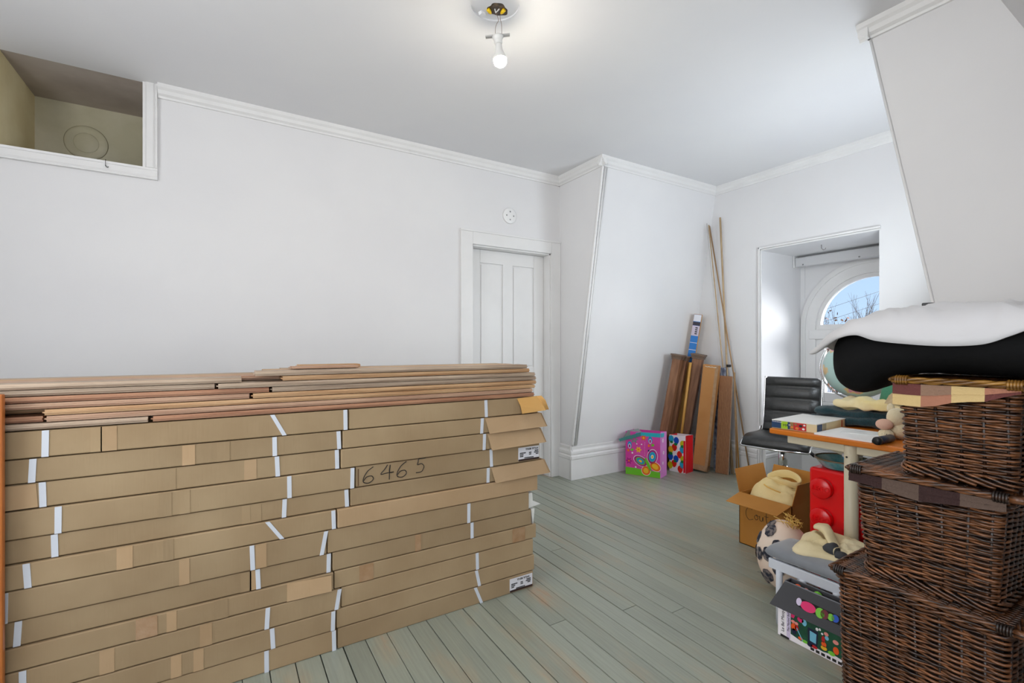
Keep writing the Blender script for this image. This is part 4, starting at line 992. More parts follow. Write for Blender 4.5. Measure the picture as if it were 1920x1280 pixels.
for q in range(3): m.tube([(2.431, .905-q*.008, DZT+.020), (2.430, .903-q*.008, DZT+.030)], .001, INK, 5)
m.build('claw_stitches', t)
# globe on its stand
GC = Vector((2.93, 1.196, 1.052)); GR = .163
def globe_mat():
    m = bpy.data.materials.new('globe_map'); m.use_nodes = True; n = m.node_tree; b = n.nodes['Principled BSDF']
    tcn = n.nodes.new('ShaderNodeTexCoord'); nz = n.nodes.new('ShaderNodeTexNoise'); nz.inputs['Scale'].default_value = 8; nz.inputs['Detail'].default_value = 6; n.links.new(tcn.outputs['Object'], nz.inputs['Vector'])
    r = n.nodes.new('ShaderNodeValToRGB'); e = r.color_ramp.elements; r.color_ramp.interpolation = 'CONSTANT'
    e[0].position = 0; e[0].color = (*srgb(184, 216, 212), 1); e[1].position = .54; e[1].color = (*srgb(228, 200, 150), 1)
    x = e.new(.60); x.color = (*srgb(220, 150, 180), 1); x = e.new(.64); x.color = (*srgb(214, 196, 120), 1)
    n.links.new(nz.outputs['Fac'], r.inputs[0]); n.links.new(r.outputs[0], b.inputs['Base Color']); b.inputs['Roughness'].default_value = .2
    return m
t = thing('desk_globe', 'pale world globe in a metal meridian ring at the back of the desk', 'globe', (GC.x, GC.y, DZT))
m = MB(); ball(m, GC, GR, (1,1,1), globe_mat(), 40); m.build('sphere', t)
SIL = mat('silver_ring', (.7, .7, .72), .25, metallic=.9)
dv = Vector((-.52, .85, 0)).normalized(); axg = Vector((0,0,1))
dv = Vector((-.42, .907, 0))
m = MB(); m.tube([GC + dv*(GR+.012)*math.cos(a) + axg*(GR+.012)*math.sin(a) for a in [-1.75 + 3.5*i/40 for i in range(41)]], .004, SIL, 8); m.build('meridian_ring', t)
MB().lathe([(.075, 0), (.075, .008), (.05, .02), (.012, .03), (.010, .122), (.0001, .123)], SIL, 28, (GC.x, GC.y, DZT)).build('stand', t)

# ================================================================== UNDER AND IN FRONT OF THE DESK
# red storage brick with studs
RED = mat('red_brick_plastic', srgb(222, 4, 14), .28, spec=.5)
t = thing('storage_brick', 'red plastic storage brick standing on end under the desk', 'storage box', (2.50, 1.05, 0))
bx0, bx1, by0, by1, bz = 2.405, 2.60, .905, 1.19, .59
MB().box(bx0, bx1, by0, by1, .031, bz, RED, .012).build('body', t)
for zi in range(4):
    for yi in range(2):
        cy, cz = by1 - .0615 - yi*.14, bz - .088 - zi*.140
        s = MB().lathe([(.047, 0), (.047, .024), (.044, .027), (.0001, .0272)], RED, 32, (bx0+.001, cy, cz), (-1,0,0)).build('stud', t)
        if yi == 0 and zi < 2: text('stud_lettering', 'LEGO', .030, RED, s, Vector((bx0-.0262, cy+.037, cz-.010)) - Vector(t['_o']), (0,-1,0), (0,0,1), .0032, shear=.15)
# clear dish with teal inside and a small toy on top of the brick
t = thing('clear_dish', 'clear plastic dish with a teal inside on the red storage brick', 'dish', (2.49, 1.10, bz))
CLR = mat('clear_plastic', srgb(206, 226, 228), .1, spec=.8); TEA2 = mat('teal_glaze', srgb(60, 172, 180), .2, col2=srgb(200, 236, 240), scale=10)
MB().lathe([(.075, .002), (.08, .004), (.108, .040), (.112, .042), (.108, .044), (.074, .010), (.0001, .009)], TEA2, 36, (2.505, 1.09, bz)).build('bowl', t)
MB().tube([(2.505 + .11*math.cos(a), 1.09 + .11*math.sin(a), bz+.045) for a in [2*PI*i/40 for i in range(40)]], .004, mat('dish_rim_brown', srgb(112, 92, 66), .4), 8, closed=True).build('rim', t)
t = thing('small_toy', 'tiny orange and blue toy bird by the beige desk leg', 'toy', (2.50, 1.035, bz+.045))
m = MB(); ball(m, (2.47, 1.045, bz+.062), .016, (1, 1.1, 1), ORANGE, 14); m.build('body', t)
m = MB(); ball(m, (2.47, 1.066, bz+.070), .010, (1, 1, 1), WHT, 12); m.build('head', t); m = MB(); ball(m, (2.475, 1.062, bz+.056), .010, (1, 1.2, .7), BLU, 12); m.build('wing', t)
pr_ = MB().tube([(2.62, 1.235, DZT-.088), (2.62, 1.12, DZT-.11), (2.62, 1.06, DZT-.125)], [.020, .024, .022], mat('dark_foam', (.02, .025, .025), .8), 14).build('foam_grip', off=(2.62, 1.15, DZT-.1)); pr_.location = (2.62, 1.15, DZT-.1); tag(pr_, 'dark foam handle grip hung under the desk top', 'grip')

# open carton with the shirt
t = thing('open_carton', 'open brown carton with handwriting holding a folded shirt', 'carton', (2.77, 1.53, 0))
cx0, cx1, cy0, cy1, ch = 2.623, 2.93, 1.385, 1.69, .30
for nm, b in (('front_wall', (cx0, cx0+.004, cy0, cy1, 0, ch)), ('back_wall', (cx1-.004, cx1, cy0, cy1, 0, ch)), ('left_wall', (cx0, cx1, cy1-.004, cy1, 0, ch)), ('right_wall', (cx0, cx1, cy0, cy0+.004, 0, ch)), ('bottom', (cx0, cx1, cy0, cy1, 0, .004))):
    MB().box(*b, CARDI).build(nm, t)
def flap(nm, p, th=(0,0,.003)): MB().prism(p, th, CARDI).build(nm, t)
flap('front_flap', [(cx0, cy0+.003, ch), (cx0, cy1-.003, ch), (cx0-.135, cy1-.005, ch-.03), (cx0-.135, cy0+.005, ch-.03)])
flap('left_flap', [(cx0+.003, cy1, ch), (cx1-.003, cy1, ch), (cx1-.005, cy1+.03, ch+.13), (cx0+.005, cy1+.03, ch+.13)], (0, .003, 0))
flap('back_flap', [(cx1, cy0+.003, ch), (cx1, cy1-.003, ch), (cx1+.05, cy1-.005, ch+.12), (cx1+.05, cy0+.005, ch+.12)], (.003, 0, 0))
flap('right_flap', [(cx0+.003, cy0, ch), (cx1-.003, cy0, ch), (cx1-.005, cy0-.028, ch+.12), (cx0+.005, cy0-.028, ch+.12)], (0, .003, 0))
def hand(pts, nm='handwritten_letter'):
    MB().tube(spline([(cx0-.0006, y, z) for y, z in pts], 6*len(pts)), .0013, INK, 5).build(nm, t)
y_ = 1.648
hand([(y_-.040, .218), (y_-.02, .228), (y_-.002, .205), (y_-.002, .175), (y_-.02, .155), (y_-.045, .165)])
hand([(y_-.062, .195), (y_-.052, .180), (y_-.062, .166), (y_-.074, .178), (y_-.064, .195), (y_-.082, .188)])
hand([(y_-.084, .196), (y_-.085, .172), (y_-.098, .170), (y_-.102, .194), (y_-.105, .170)])
hand([(y_-.122, .222), (y_-.122, .185), (y_-.128, .166), (y_-.135, .170)]); hand([(y_-.112, .200), (y_-.134, .202)])
hand([(y_-.146, .192), (y_-.146, .170), (y_-.160, .170), (y_-.164, .192), (y_-.166, .170)])
hand([(y_-.180, .168), (y_-.180, .190), (y_-.192, .194)]); hand([(y_-.200, .180), (y_-.216, .184), (y_-.212, .194), (y_-.202, .188), (y_-.202, .172), (y_-.218, .168)])
SHIRT = mat('cream_shirt', srgb(240, 220, 164), .85, col2=srgb(232, 206, 142), scale=5, bump=.9, bscale=13)
SHIRT2 = mat('ecru_shirt', srgb(226, 208, 160), .85, col2=srgb(236, 222, 184), scale=5, bump=.9, bscale=12)
t = thing('folded_shirt', 'cream shirt with a stand-up collar folded in the open carton', 'shirt', (2.76, 1.535, .20))
m = MB(); cloth_lump(m, 2.765, 1.537, .18, sq(.128, .143, 3.6), .205, SHIRT, 14, .026, 12, flat=4.0, seed=2); m.build('body', t)
m = MB(); ring = [(2.80 + .05*math.cos(a), 1.52 + .085*math.sin(a), .388 + .016*math.cos(a) + .008*math.cos(a*2)) for a in [2*PI*i/28 for i in range(28)]]
m.tube(ring, .005, SHIRT, 8, closed=True, rz=.024); m.build('collar', t)
m = MB(); m.tube(spline([(2.66, 1.56, .372), (2.645, 1.53, .366), (2.64, 1.49, .360), (2.65, 1.46, .352)], 14), .004, mat('embroidery', srgb(226, 178, 90), .8), 6); m.build('embroidery', t)

# printed pouf
POUF = mat('pouf_cotton', srgb(232, 206, 186), .9, col2=srgb(238, 222, 206), scale=4, bump=.15, bscale=14)
t = thing('printed_pouf', 'pale pink floor pouf printed with dark shell motifs behind the bench', 'pouf', (2.30, 1.255, 0))
PC = Vector((2.30, 1.255, .165)); PR = (.118, .112, .165)
m = MB(); ball(m, PC, 1, PR, POUF, 36)
m.v = [p + (p-PC).normalized()*.004*noise.noise(p*14) for p in m.v]; m.v = [Vector((p.x, p.y, max(p.z, .001))) for p in m.v]; m.build('body', t)
SHELL = mat('shell_print', srgb(34, 38, 52), .9, col2=srgb(130, 120, 116), scale=45, stretch=(1, 1, 1), ramp=(.45, .6))
for (az, el, r) in ((165, 48, .030), (176, 8, .030), (150, 2, .028), (172, -30, .030), (196, 25, .026), (128, 25, .028), (140, 62, .022), (200, -12, .028), (152, -42, .028), (110, -5, .028)):
    a, e = math.radians(az), math.radians(el); dd = Vector((math.cos(e)*math.cos(a), math.cos(e)*math.sin(a), math.sin(e)))
    p = PC + Vector((dd.x*PR[0], dd.y*PR[1], dd.z*PR[2])); nn = Vector((dd.x/PR[0], dd.y/PR[1], dd.z/PR[2])).normalized(); uu = nn.cross(Vector((0,0,1))).normalized(); vv = nn.cross(uu)
    m = MB(); N = 22; vs = [p + nn*.006]
    for k2 in range(N):
        an = 2*PI*k2/N; rr = r*1.12*(1 + .05*math.cos(7*an) - .16*math.sin(an)); q = Vector((uu*math.cos(an)*rr*.8 + vv*math.sin(an)*rr)); pt = p + q; dirn = pt-PC; s_ = 1/math.sqrt((dirn.x/PR[0])**2 + (dirn.y/PR[1])**2 + (dirn.z/PR[2])**2); vs.append(PC + dirn*s_ + nn*.0045)
    m.add(vs, [(0, 1+k2, 1+(k2+1) % N) for k2 in range(N)], SHELL); o = m.build('shell_motif', t); mods(o, solid=.001)
# straw tuft
t = thing('straw_tassel', 'frayed straw tassel lying between the pouf and the ecru shirt', 'tassel', (2.30, 1.20, .325))
STRAW = mat('straw', srgb(226, 184, 96), .8)
rs = random.Random(4)
m = MB()
for q in range(26):
    a = Vector((2.29 + rs.uniform(-.03, .03), 1.205 + rs.uniform(-.035, .03), .318)); m.tube([a, a + Vector((rs.uniform(-.02, .02), rs.uniform(-.01, .03), rs.uniform(.015, .03))), a + Vector((rs.uniform(-.03, .03), rs.uniform(-.02, .05), rs.uniform(.01, .05)))], .0016, STRAW, 4)
o = m.build('straw_fibres', t); o['kind'] = 'stuff'

# bench with grey velvet pad
BENW = mat('bench_white', srgb(208, 212, 220), .4); VELV = mat('grey_velvet', srgb(112, 116, 122), .8, col2=srgb(134, 138, 144), scale=6, sheen=.6)
t = thing('velvet_bench', 'low white spindle bench with a grey velvet pad', 'bench', (2.10, 1.0, 0))
b0, b1, y0b, y1b = 1.985, 2.185, .79, 1.163
m = MB(); st = []
for yy, e in ((-1, .25), (-.985, .55), (-.93, .85), (-.8, 1), (-.4, 1.04), (0, 1.05), (.4, 1.04), (.8, 1), (.93, .85), (.985, .55), (1, .25)):
    st.append(((y0b+y1b)/2 + yy*(y1b-y0b)/2, (b0+b1)/2, .290, (b1-b0)/2*(.93+.07*e), .026*e))
loft(m, spline(st, 40), VELV, 32, 3.4, .004, 12); m.build('pad', t)
m = MB(); m.box(b0+.008, b0+.024, y0b+.01, y1b-.012, .222, .264, BENW, .004); m.build('front_rail', t)
m = MB(); m.box(b1-.024, b1-.008, y0b+.01, y1b-.012, .222, .264, BENW, .004); m.build('back_rail', t)
for ly in (y1b-.055, y1b-.15, y0b+.10, y0b+.03):
    for lx in (b0+.016, b1-.016): MB().lathe([(.013, 0), (.013, .225)], BENW, 14, (lx, ly, 0)).build('leg', t)
for (ya_, yb_) in ((y1b-.085, y1b-.03), (y0b+.02, y0b+.07)): MB().box(b0+.025, b1-.025, ya_, yb_, .225, .262, BENW, .004).build('side_rail', t)
gb = MB().box(2.08, 2.15, .84, 1.05, .0, .15, mat('grey_bin', srgb(120, 122, 128), .6), .01).build('grey_bin', off=(2.115, .95, 0)); gb.location = (2.115, .95, 0); tag(gb, 'plain grey bin standing under the velvet bench', 'bin')
# ecru shirt over the bench
t = thing('draped_shirt', 'ecru shirt with a charcoal cuff draped over the grey bench', 'shirt', (2.15, 1.0, .32))
def out_shirt(tt):
    c, s = math.cos(tt), math.sin(tt); f = 1 + .10*math.sin(3*tt+.6) + .06*math.sin(5*tt+2)
    return (.15*math.copysign(abs(c)**.75, c)*f, .150*math.copysign(abs(s)**.8, s)*f)
m = MB(); cloth_lump(m, 2.185, .975, .310, out_shirt, .050, SHIRT2, 18, .024, 16, rot=.25, flat=3.2, seed=5); m.build('body', t)
m = MB(); st = [(.93, 2.10, .350, .03, .014), (.97, 2.14, .368, .035, .016), (1.02, 2.20, .386, .035, .015), (1.07, 2.23, .380, .03, .012)]
loft(m, spline(st, 22), SHIRT2, 20, 2.4, .008, 20); m.build('sleeve', t)
CHAR = mat('charcoal_cuff', srgb(62, 64, 68), .85)
m = MB(); cf = [(.925, 2.095, .345, .022, .012), (.945, 2.10, .352, .034, .018), (.972, 2.105, .348, .030, .016), (.985, 2.11, .342, .018, .010)]
loft(m, spline(cf, 14), CHAR, 20, 2.6, .006, 30); m.build('cuff', t)
m = MB(); loft(m, spline([(.888, 2.085, .336, .018, .010), (.905, 2.085, .342, .026, .013), (.924, 2.085, .342, .024, .013)], 10), CHAR, 18, 2.6, .004, 30); m.build('cuff_end', t)

# dark grey tray over the printed game box
t = thing('game_box', 'white game box with a colourful forest picture standing before the bench', 'game box', (1.945, .95, 0))
gx = 1.922; gy1 = 1.071; gy0 = .785
MB().box(gx, gx+.055, gy0, gy1, 0, .118, WHT, .002).build('carton', t)
O = Vector((gx, gy1, 0)); U = Vector((0,-1,0)); V3 = Vector((0,0,1)); NN = Vector((-1,0,0))
GD = mat('game_forest', srgb(24, 84, 56), .5, col2=srgb(14, 60, 44), scale=30); GB = mat('game_blue', srgb(120, 190, 216), .5); GN = mat('game_navy', srgb(22, 26, 56), .5); GP = mat('game_pinkface', srgb(240, 150, 140), .5); GO = mat('game_orange', srgb(238, 90, 26), .5); GPI = mat('game_pink', srgb(226, 40, 110), .5); GY = mat('game_yellow', srgb(236, 180, 40), .5); GL = mat('game_lime', srgb(120, 200, 60), .5); GR_ = mat('game_red', srgb(190, 24, 30), .5); GLI = mat('game_lilac', srgb(214, 200, 226), .5)
def art(m):
    plate(m, [(.036, .003), (.050, .003), (.052, .112), (.036, .112)], O, U, V3, NN, .0004, GLI)
    plate(m, [(.052, .028), (.09, .020), (.13, .026), (.17, .022), (.21, .030), (.245, .024), (.28, .03), (.28, .113), (.052, .113)], O, U, V3, NN, .0004, GD)
    plate(m, [(.118, .030), (.150, .028), (.154, .086), (.116, .088)], O, U, V3, NN, .001, GN)
    plate(m, [(.124, .040), (.146, .038), (.148, .075), (.124, .078)], O, U, V3, NN, .0016, GB)
    plate(m, [(.054, .095), (.064, .095), (.070, .112), (.054, .112)], O, U, V3, NN, .001, GPI)
    for (a, b, rx, ry, mm) in ((.062, .082, .008, .006, GP), (.075, .080, .007, .006, GP), (.064, .062, .010, .014, GO), (.076, .064, .007, .012, GR_), (.066, .045, .009, .012, GN), (.090, .102, .012, .010, GPI), (.104, .098, .009, .013, GB), (.092, .112, .008, .006, GP), (.090, .030, .009, .006, GO), (.106, .026, .012, .006, GL), (.124, .024, .010, .008, GN), (.140, .024, .012, .006, GR_),
                            (.172, .070, .006, .012, GR_), (.174, .052, .009, .010, GO), (.174, .038, .011, .008, GY), (.182, .094, .008, .007, GP), (.184, .080, .007, .008, GB), (.200, .032, .012, .008, GL), (.215, .050, .010, .014, GO), (.160, .100, .004, .005, WHT), (.150, .096, .005, .006, WHT), (.168, .088, .004, .004, WHT), (.214, .080, .010, .008, GP)):
        plate(m, ell(a, b, rx, ry, 12), O, U, V3, NN, .002, mm)
    plate(m, [(.074, .064), (.078, .064), (.100, .026), (.097, .024)], O, U, V3, NN, .0028, GB)
m = MB(); art(m); m.build('cover_picture', t)
text('title', 'Le Bal Masqu\u00e9', .0165, INK, t, O + U*.026 + V3*.022 + NN*.0008, (0,0,1), (0,1,0), .0003); text('subtitle', 'The Masked Ball', .0115, INK, t, O + U*.047 + V3*.032 + NN*.0012, (0,0,1), (0,1,0), .0003)
m = MB(); plate(m, [(.012, .0005), (.046, .0005), (.046, .008), (.012, .010)], O, U, V3, NN, .0006, INK); m.build('logo_block', t)
m = MB()
for q in range(6): plate(m, [(.126+q*.019, .006), (.139+q*.019, .006), (.139+q*.019, .016), (.126+q*.019, .016)], O, U, V3, NN, .0006, INK)
m.build('icon_row', t)
CHARB = mat('charcoal_card', srgb(66, 66, 70), .7)
t = thing('charcoal_tray', 'charcoal cardboard tray of small toys resting on the game box', 'tray', (1.96, .95, .119))
zt0, zt1 = .120, .222
m = MB(); m.prism([(1.900, .780, zt0), (1.900, 1.092, zt0), (1.932, 1.048, zt1), (1.932, .780, zt1)], (.004, 0, .0), CHARB); m.build('front_panel', t)
m = MB(); m.prism([(1.972, .780, zt0), (1.972, 1.060, zt0), (1.974, 1.048, zt1), (1.974, .780, zt1)], (.004, 0, .0), CHARB); m.build('back_panel', t)
m = MB(); m.prism([(1.904, 1.080, zt0), (1.976, 1.060, zt0), (1.976, 1.048, zt1), (1.936, 1.048, zt1)], (0, -.004, 0), CHARB); m.build('end_panel', t)
m = MB(); m.box(1.935, 1.972, .785, 1.045, zt0, zt0+.004, CHARB); m.build('bottom', t)
m = MB(); m.tube([(1.934, .785, zt1), (1.934, 1.048, zt1), (1.976, 1.048, zt1), (1.976, .785, zt1)], .0028, mat('tray_rim_grey', srgb(120, 122, 128), .4), 6); m.build('rim', t)
un = Vector((1.932-1.900, 0, zt1-zt0)).normalized(); nn = Vector((-un.z, 0, un.x))
O2 = Vector((1.900, 1.092, zt0))
def win_(m):
    plate(m, [(.10, .040), (.115, .036), (.27, .036), (.28, .05), (.27, .065), (.12, .070), (.10, .062)], O2, U, un, nn, .0006, DARK)
    for (a, b, rx, ry, mm) in ((.108, .055, .010, .014, GLI), (.142, .050, .028, .018, GPI), (.185, .048, .016, .018, GL), (.20, .050, .014, .016, mat('game_maroon', srgb(110, 20, 40), .5)), (.222, .050, .012, .012, GL), (.236, .052, .012, .013, BLUD)): plate(m, ell(a, b, rx, ry, 16), O2, U, un, nn, .0014, mm)
m = MB(); win_(m); m.build('window_print', t)
def toyball(label, c, r, mm):
    m = MB(); ball(m, (0,0,0), r, (1,1,1), mm, 16); o = m.build('toy_ball'); o.location = c; tag(o, label, 'toy', 'balls in the charcoal tray')
toyball('lime green ball in the charcoal tray', (1.954, .935, .206), .0165, GL); toyball('orange ball in the charcoal tray', (1.953, 1.008, .208), .0125, GO); toyball('peach ball beside the orange ball in the charcoal tray', (1.954, .978, .206), .011, GP)
toyball('small white ball at the tray end', (1.953, 1.03, .205), .009, WHT)
fillr = MB().box(1.938, 1.970, .80, 1.04, zt0+.0045, zt0+.07, mat('dark_filler', srgb(60, 44, 40), .8), .003).build('toy_carton', off=(1.954, .92, zt0)); fillr.location = (1.954, .92, zt0+.0); tag(fillr, 'dark brown inner carton filling the charcoal tray', 'carton')

# ================================================================== WICKER HAMPERS
def wicker_mat(name, dark, light, ramp=(.42, .68)):
    m = bpy.data.materials.new(name); m.use_nodes = True; n = m.node_tree; b = n.nodes['Principled BSDF']
    g = n.nodes.new('ShaderNodeTexCoord'); mp = n.nodes.new('ShaderNodeMapping'); mp.inputs['Scale'].default_value = (9, 9, 110); n.links.new(g.outputs['Object'], mp.inputs[0])
    nz = n.nodes.new('ShaderNodeTexNoise'); nz.inputs['Scale'].default_value = 1.6; nz.inputs['Detail'].default_value = 5; n.links.new(mp.outputs[0], nz.inputs['Vector'])
    r = n.nodes.new('ShaderNodeValToRGB'); r.color_ramp.elements[0].position = ramp[0]; r.color_ramp.elements[1].position = ramp[1]
    r.color_ramp.elements[0].color = (*dark, 1); r.color_ramp.elements[1].color = (*light, 1); n.links.new(nz.outputs['Fac'], r.inputs[0]); n.links.new(r.outputs[0], b.inputs['Base Color'])
    b.inputs['Roughness'].default_value = .34; b.inputs['Specular IOR Level'].default_value = .6
    return m
WICK = wicker_mat('dark_wicker', srgb(36, 20, 12), srgb(150, 96, 58), (.40, .72)); WICKD = wicker_mat('wicker_stakes', srgb(22, 13, 9), srgb(60, 36, 22)); WICKG = wicker_mat('golden_wicker', srgb(96, 62, 20), srgb(172, 124, 50))
def rect_path(x0, x1, y0, y1, rc, step):
    """closed rounded rectangle as a list of (x, y, nx, ny)"""
    P = []
    def seg(xa, ya, xb, yb, nx, ny):
        L = math.hypot(xb-xa, yb-ya); k = max(2, round(L/step))
        for i in range(k): f = i/k; P.append((xa+(xb-xa)*f, ya+(yb-ya)*f, nx, ny))
    def arc(cx, cy, a0):
        for i in range(3): a = a0 + PI/2*i/3; P.append((cx+rc*math.cos(a), cy+rc*math.sin(a), math.cos(a), math.sin(a)))
    seg(x0+rc, y0, x1-rc, y0, 0, -1); arc(x1-rc, y0+rc, -PI/2); seg(x1, y0+rc, x1, y1-rc, 1, 0); arc(x1-rc, y1-rc, 0)
    seg(x1-rc, y1, x0+rc, y1, 0, 1); arc(x0+rc, y1-rc, PI/2); seg(x0, y1-rc, x0, y0+rc, -1, 0); arc(x0+rc, y0+rc, PI)
    return P
def hamper(label, x0, x1, y0, y1, z0, z1, taper, lid=True, cloth=None, seedn=0, front_gap=None):
    t = thing('wicker_hamper', label, 'hamper', ((x0+x1)/2, (y0+y1)/2, z0), group='stacked wicker hampers')
    rs = random.Random(seedn)
    sp = .046; sub = 4; zh = z1 - z0
    pitchz = .0070; nc = int((zh-.05)/pitchz)
    def dims(z):
        f = 1 - (z-z0)/zh; return x0+taper*f, x1-taper*f, y0+taper*f, y1-taper*f
    m = MB()
    base = rect_path(*dims(z0), .022, sp/sub)
    nP = len(base)
    for c in range(nc):
        z = z0 + .032 + c*pitchz
        P = rect_path(*dims(z), .022, sp/sub); nP = len(P)
        ph = (c % 2)*PI
        pts = []
        for i, (x, y, nx, ny) in enumerate(P):
            o = .0062*math.sin(2*PI*i/(2*sub) + ph); pts.append((x+nx*o, y+ny*o, z + .0012*math.sin(i*.7+c)*rs.random()))
        m.tube(pts, .0043 + rs.uniform(-.0005, .0006), WICK, 5, closed=True, rz=.0039)
    o = m.build('weave', t, fix=False); o['kind'] = 'stuff'
    # stakes
    m = MB(); P0 = rect_path(*dims(z0), .022, sp/sub); P1 = rect_path(*dims(z1), .022, sp/sub)
    for i in range(0, min(len(P0), len(P1)), sub):
        f = i/len(P0); j = min(int(f*len(P1)), len(P1)-1)
        m.tube([(P0[i][0], P0[i][1], z0+.006), (P1[j][0], P1[j][1], z1-.004)], .0042, WICKD, 5)
    o = m.build('stakes', t, fix=False); o['kind'] = 'stuff'
    a = dims(z0+.02); b = dims(z1)
    m = MB(); m.prism([(a[0]+.008, a[2]+.008, z0+.006), (a[1]-.008, a[2]+.008, z0+.006), (a[1]-.008, a[3]-.008, z0+.006), (a[0]+.008, a[3]-.008, z0+.006)], (0,0,.006), WICKD); m.build('bottom', t)
    # dark lining just inside the weave
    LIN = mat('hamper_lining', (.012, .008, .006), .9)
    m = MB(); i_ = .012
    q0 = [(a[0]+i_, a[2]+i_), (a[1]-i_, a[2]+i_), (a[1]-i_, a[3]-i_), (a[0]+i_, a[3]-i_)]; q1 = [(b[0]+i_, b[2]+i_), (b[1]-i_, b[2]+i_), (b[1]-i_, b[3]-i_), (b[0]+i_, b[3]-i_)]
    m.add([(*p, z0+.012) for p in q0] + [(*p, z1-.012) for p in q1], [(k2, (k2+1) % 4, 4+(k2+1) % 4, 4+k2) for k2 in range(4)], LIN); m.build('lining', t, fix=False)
    # plaited foot: diagonal rods
    m = MB(); P = rect_path(*dims(z0+.01), .022, .012); n_ = len(P)
    for s in range(0, n_, 3):
        pts = []
        for q in range(9):
            x, y, nx, ny = P[(s+q) % n_]; o_ = .007 + .006*math.sin(PI*q/8); pts.append((x+nx*o_, y+ny*o_, z0+.034 - .030*q/8))
        m.tube(pts, .0040, WICK, 5)
    o = m.build('plaited_foot', t, fix=False); o['kind'] = 'stuff'
    # rolled rim
    m = MB(); P = rect_path(*dims(z1), .022, .012)
    for k2 in range(3):
        m.tube([(x+nx*(.006+.006*math.cos(i*.55+k2*2.1)), y+ny*(.006+.006*math.cos(i*.55+k2*2.1)), z1-.010+.007*math.sin(i*.55+k2*2.1)) for i, (x, y, nx, ny) in enumerate(P)], .0048, WICK, 5, closed=True)
    o = m.build('rolled_rim', t, fix=False); o['kind'] = 'stuff'
    if lid:
        lz = z1 + .014; ov = .014; X0, X1, Y0, Y1 = x0-ov, x1+ov, y0-ov, y1+ov
        L = MB()
        # front and side frame rods, wrapped
        for (p, q) in (((X0, Y0), (X0, Y1)), ((X0, Y1), (X1, Y1)), ((X1, Y1), (X1, Y0)), ((X1, Y0), (X0, Y0))):
            d_ = Vector((q[0]-p[0], q[1]-p[1], 0)); n2 = max(6, int(d_.length/.012))
            for kk in range(3):
                L.tube([Vector((p[0]+d_.x*i/n2, p[1]+d_.y*i/n2, lz)) + Vector((.0055*math.cos(i*.6+kk*2.1)*(1 if abs(d_.y) > abs(d_.x) else 0), .0055*math.cos(i*.6+kk*2.1)*(0 if abs(d_.y) > abs(d_.x) else 1), .0055*math.sin(i*.6+kk*2.1))) for i in range(n2+1)], .0052, (WICKG if lid == 'gold' else WICK), 6)
        lidf = L.build('lid_frame', t, fix=False); lidf['kind'] = 'stuff'
        m = MB(); nrow = int((X1-X0-.01)/.0075)
        for r_ in range(nrow):
            x = X0 + .006 + r_*.0075; n2 = int((Y1-Y0)/.0115)
            m.tube([(x, Y0+.004+(Y1-Y0-.008)*i/n2, lz+.001+.0038*math.sin(PI*i/2 + PI*r_ + PI/4)) for i in range(n2+1)], .0041, WICK, 5)
        lw = m.build('lid_weave', t, fix=False); lw['kind'] = 'stuff'
        m = MB()
        for i in range(int((Y1-Y0)/.046)+1):
            y = Y0 + .01 + i*.046; m.tube([(X0, y, lz+.001), (X1, y, lz+.001)], .004, WICKD, 5)
        o = m.build('lid_stakes', t, fix=False); o['kind'] = 'stuff'
        # looped rod ends with wrapping at the front corners
        for yy in (Y0+.03, Y1-.012):
            m = MB()
            for w_ in range(5): m.tube([(X0 + .012*math.cos(a2), yy - w_*.006*(1 if yy < (Y0+Y1)/2 else 1), lz + .012*math.sin(a2)) for a2 in [2*PI*i/12 for i in range(12)]], .0032, WICKD if lid != 'gold' else WICKG, 5, closed=True)
            o = m.build('wrapping', t, fix=False); o['kind'] = 'stuff'
        m = MB(); m.tube([(X0, Y0+.0, lz), (X0-.002, Y0-.018, lz+.002), (X0+.012, Y0-.024, lz), (X0+.03, Y0-.012, lz)], .011, WICKG if lid == 'gold' else WICK, 8); m.build('rod_loop', t)
    if cloth:
        m, cols, drops = MB(), cloth[0], cloth[1]
        n2 = len(drops); yA, yB = y1+.012, y0-.006
        for i in range(n2-1):
            f0, f1 = i/(n2-1), (i+1)/(n2-1); ya, yb = yA+(yB-yA)*f0, yA+(yB-yA)*f1
            for r_ in range(2):
                za0, za1 = z1+.004 - drops[i]*r_*.5, z1+.004 - drops[i]*(r_+1)*.5; zb0, zb1 = z1+.004 - drops[i+1]*r_*.5, z1+.004 - drops[i+1]*(r_+1)*.5
                xo = x0 - .0155
                m.prism([(xo, ya, za0), (xo, yb, zb0), (xo-.002, yb, zb1), (xo-.002, ya, za1)], (.003, 0, 0), cols[(i//cloth[2] + r_) % len(cols)] if r_ == 0 else cols[(i//cloth[2] + 2) % len(cols)])
        m.build('cloth_band', t)
    return t
CH1 = mat('check_burgundy', srgb(104, 56, 52), .9, bump=.3, bscale=150); CH2 = mat('check_taupe', srgb(142, 112, 92), .9, bump=.3, bscale=150); CH3 = mat('check_cream', srgb(206, 178, 124), .9, bump=.3, bscale=150); CH4 = mat('check_rose', srgb(170, 116, 92), .9, bump=.3, bscale=150)
CD1 = mat('check_dark_plum', srgb(52, 30, 28), .9, bump=.3, bscale=150); CD2 = mat('check_dark_taupe', srgb(92, 74, 64), .9, bump=.3, bscale=150)
hamper('large lidded dark wicker hamper at the bottom of the stack', 1.715, 2.085, .365, .758, 0.0, .432, .012, True, None, 1)
hamper('lidded dark wicker hamper in the middle of the stack with a dark check lining', 1.712, 2.06, .372, .708, .456, .768, .024, True, ((CD1, CD2, CD1, CD2), [.028, .030, .034, .042, .046, .040, .034, .03, .024], 2), 2)
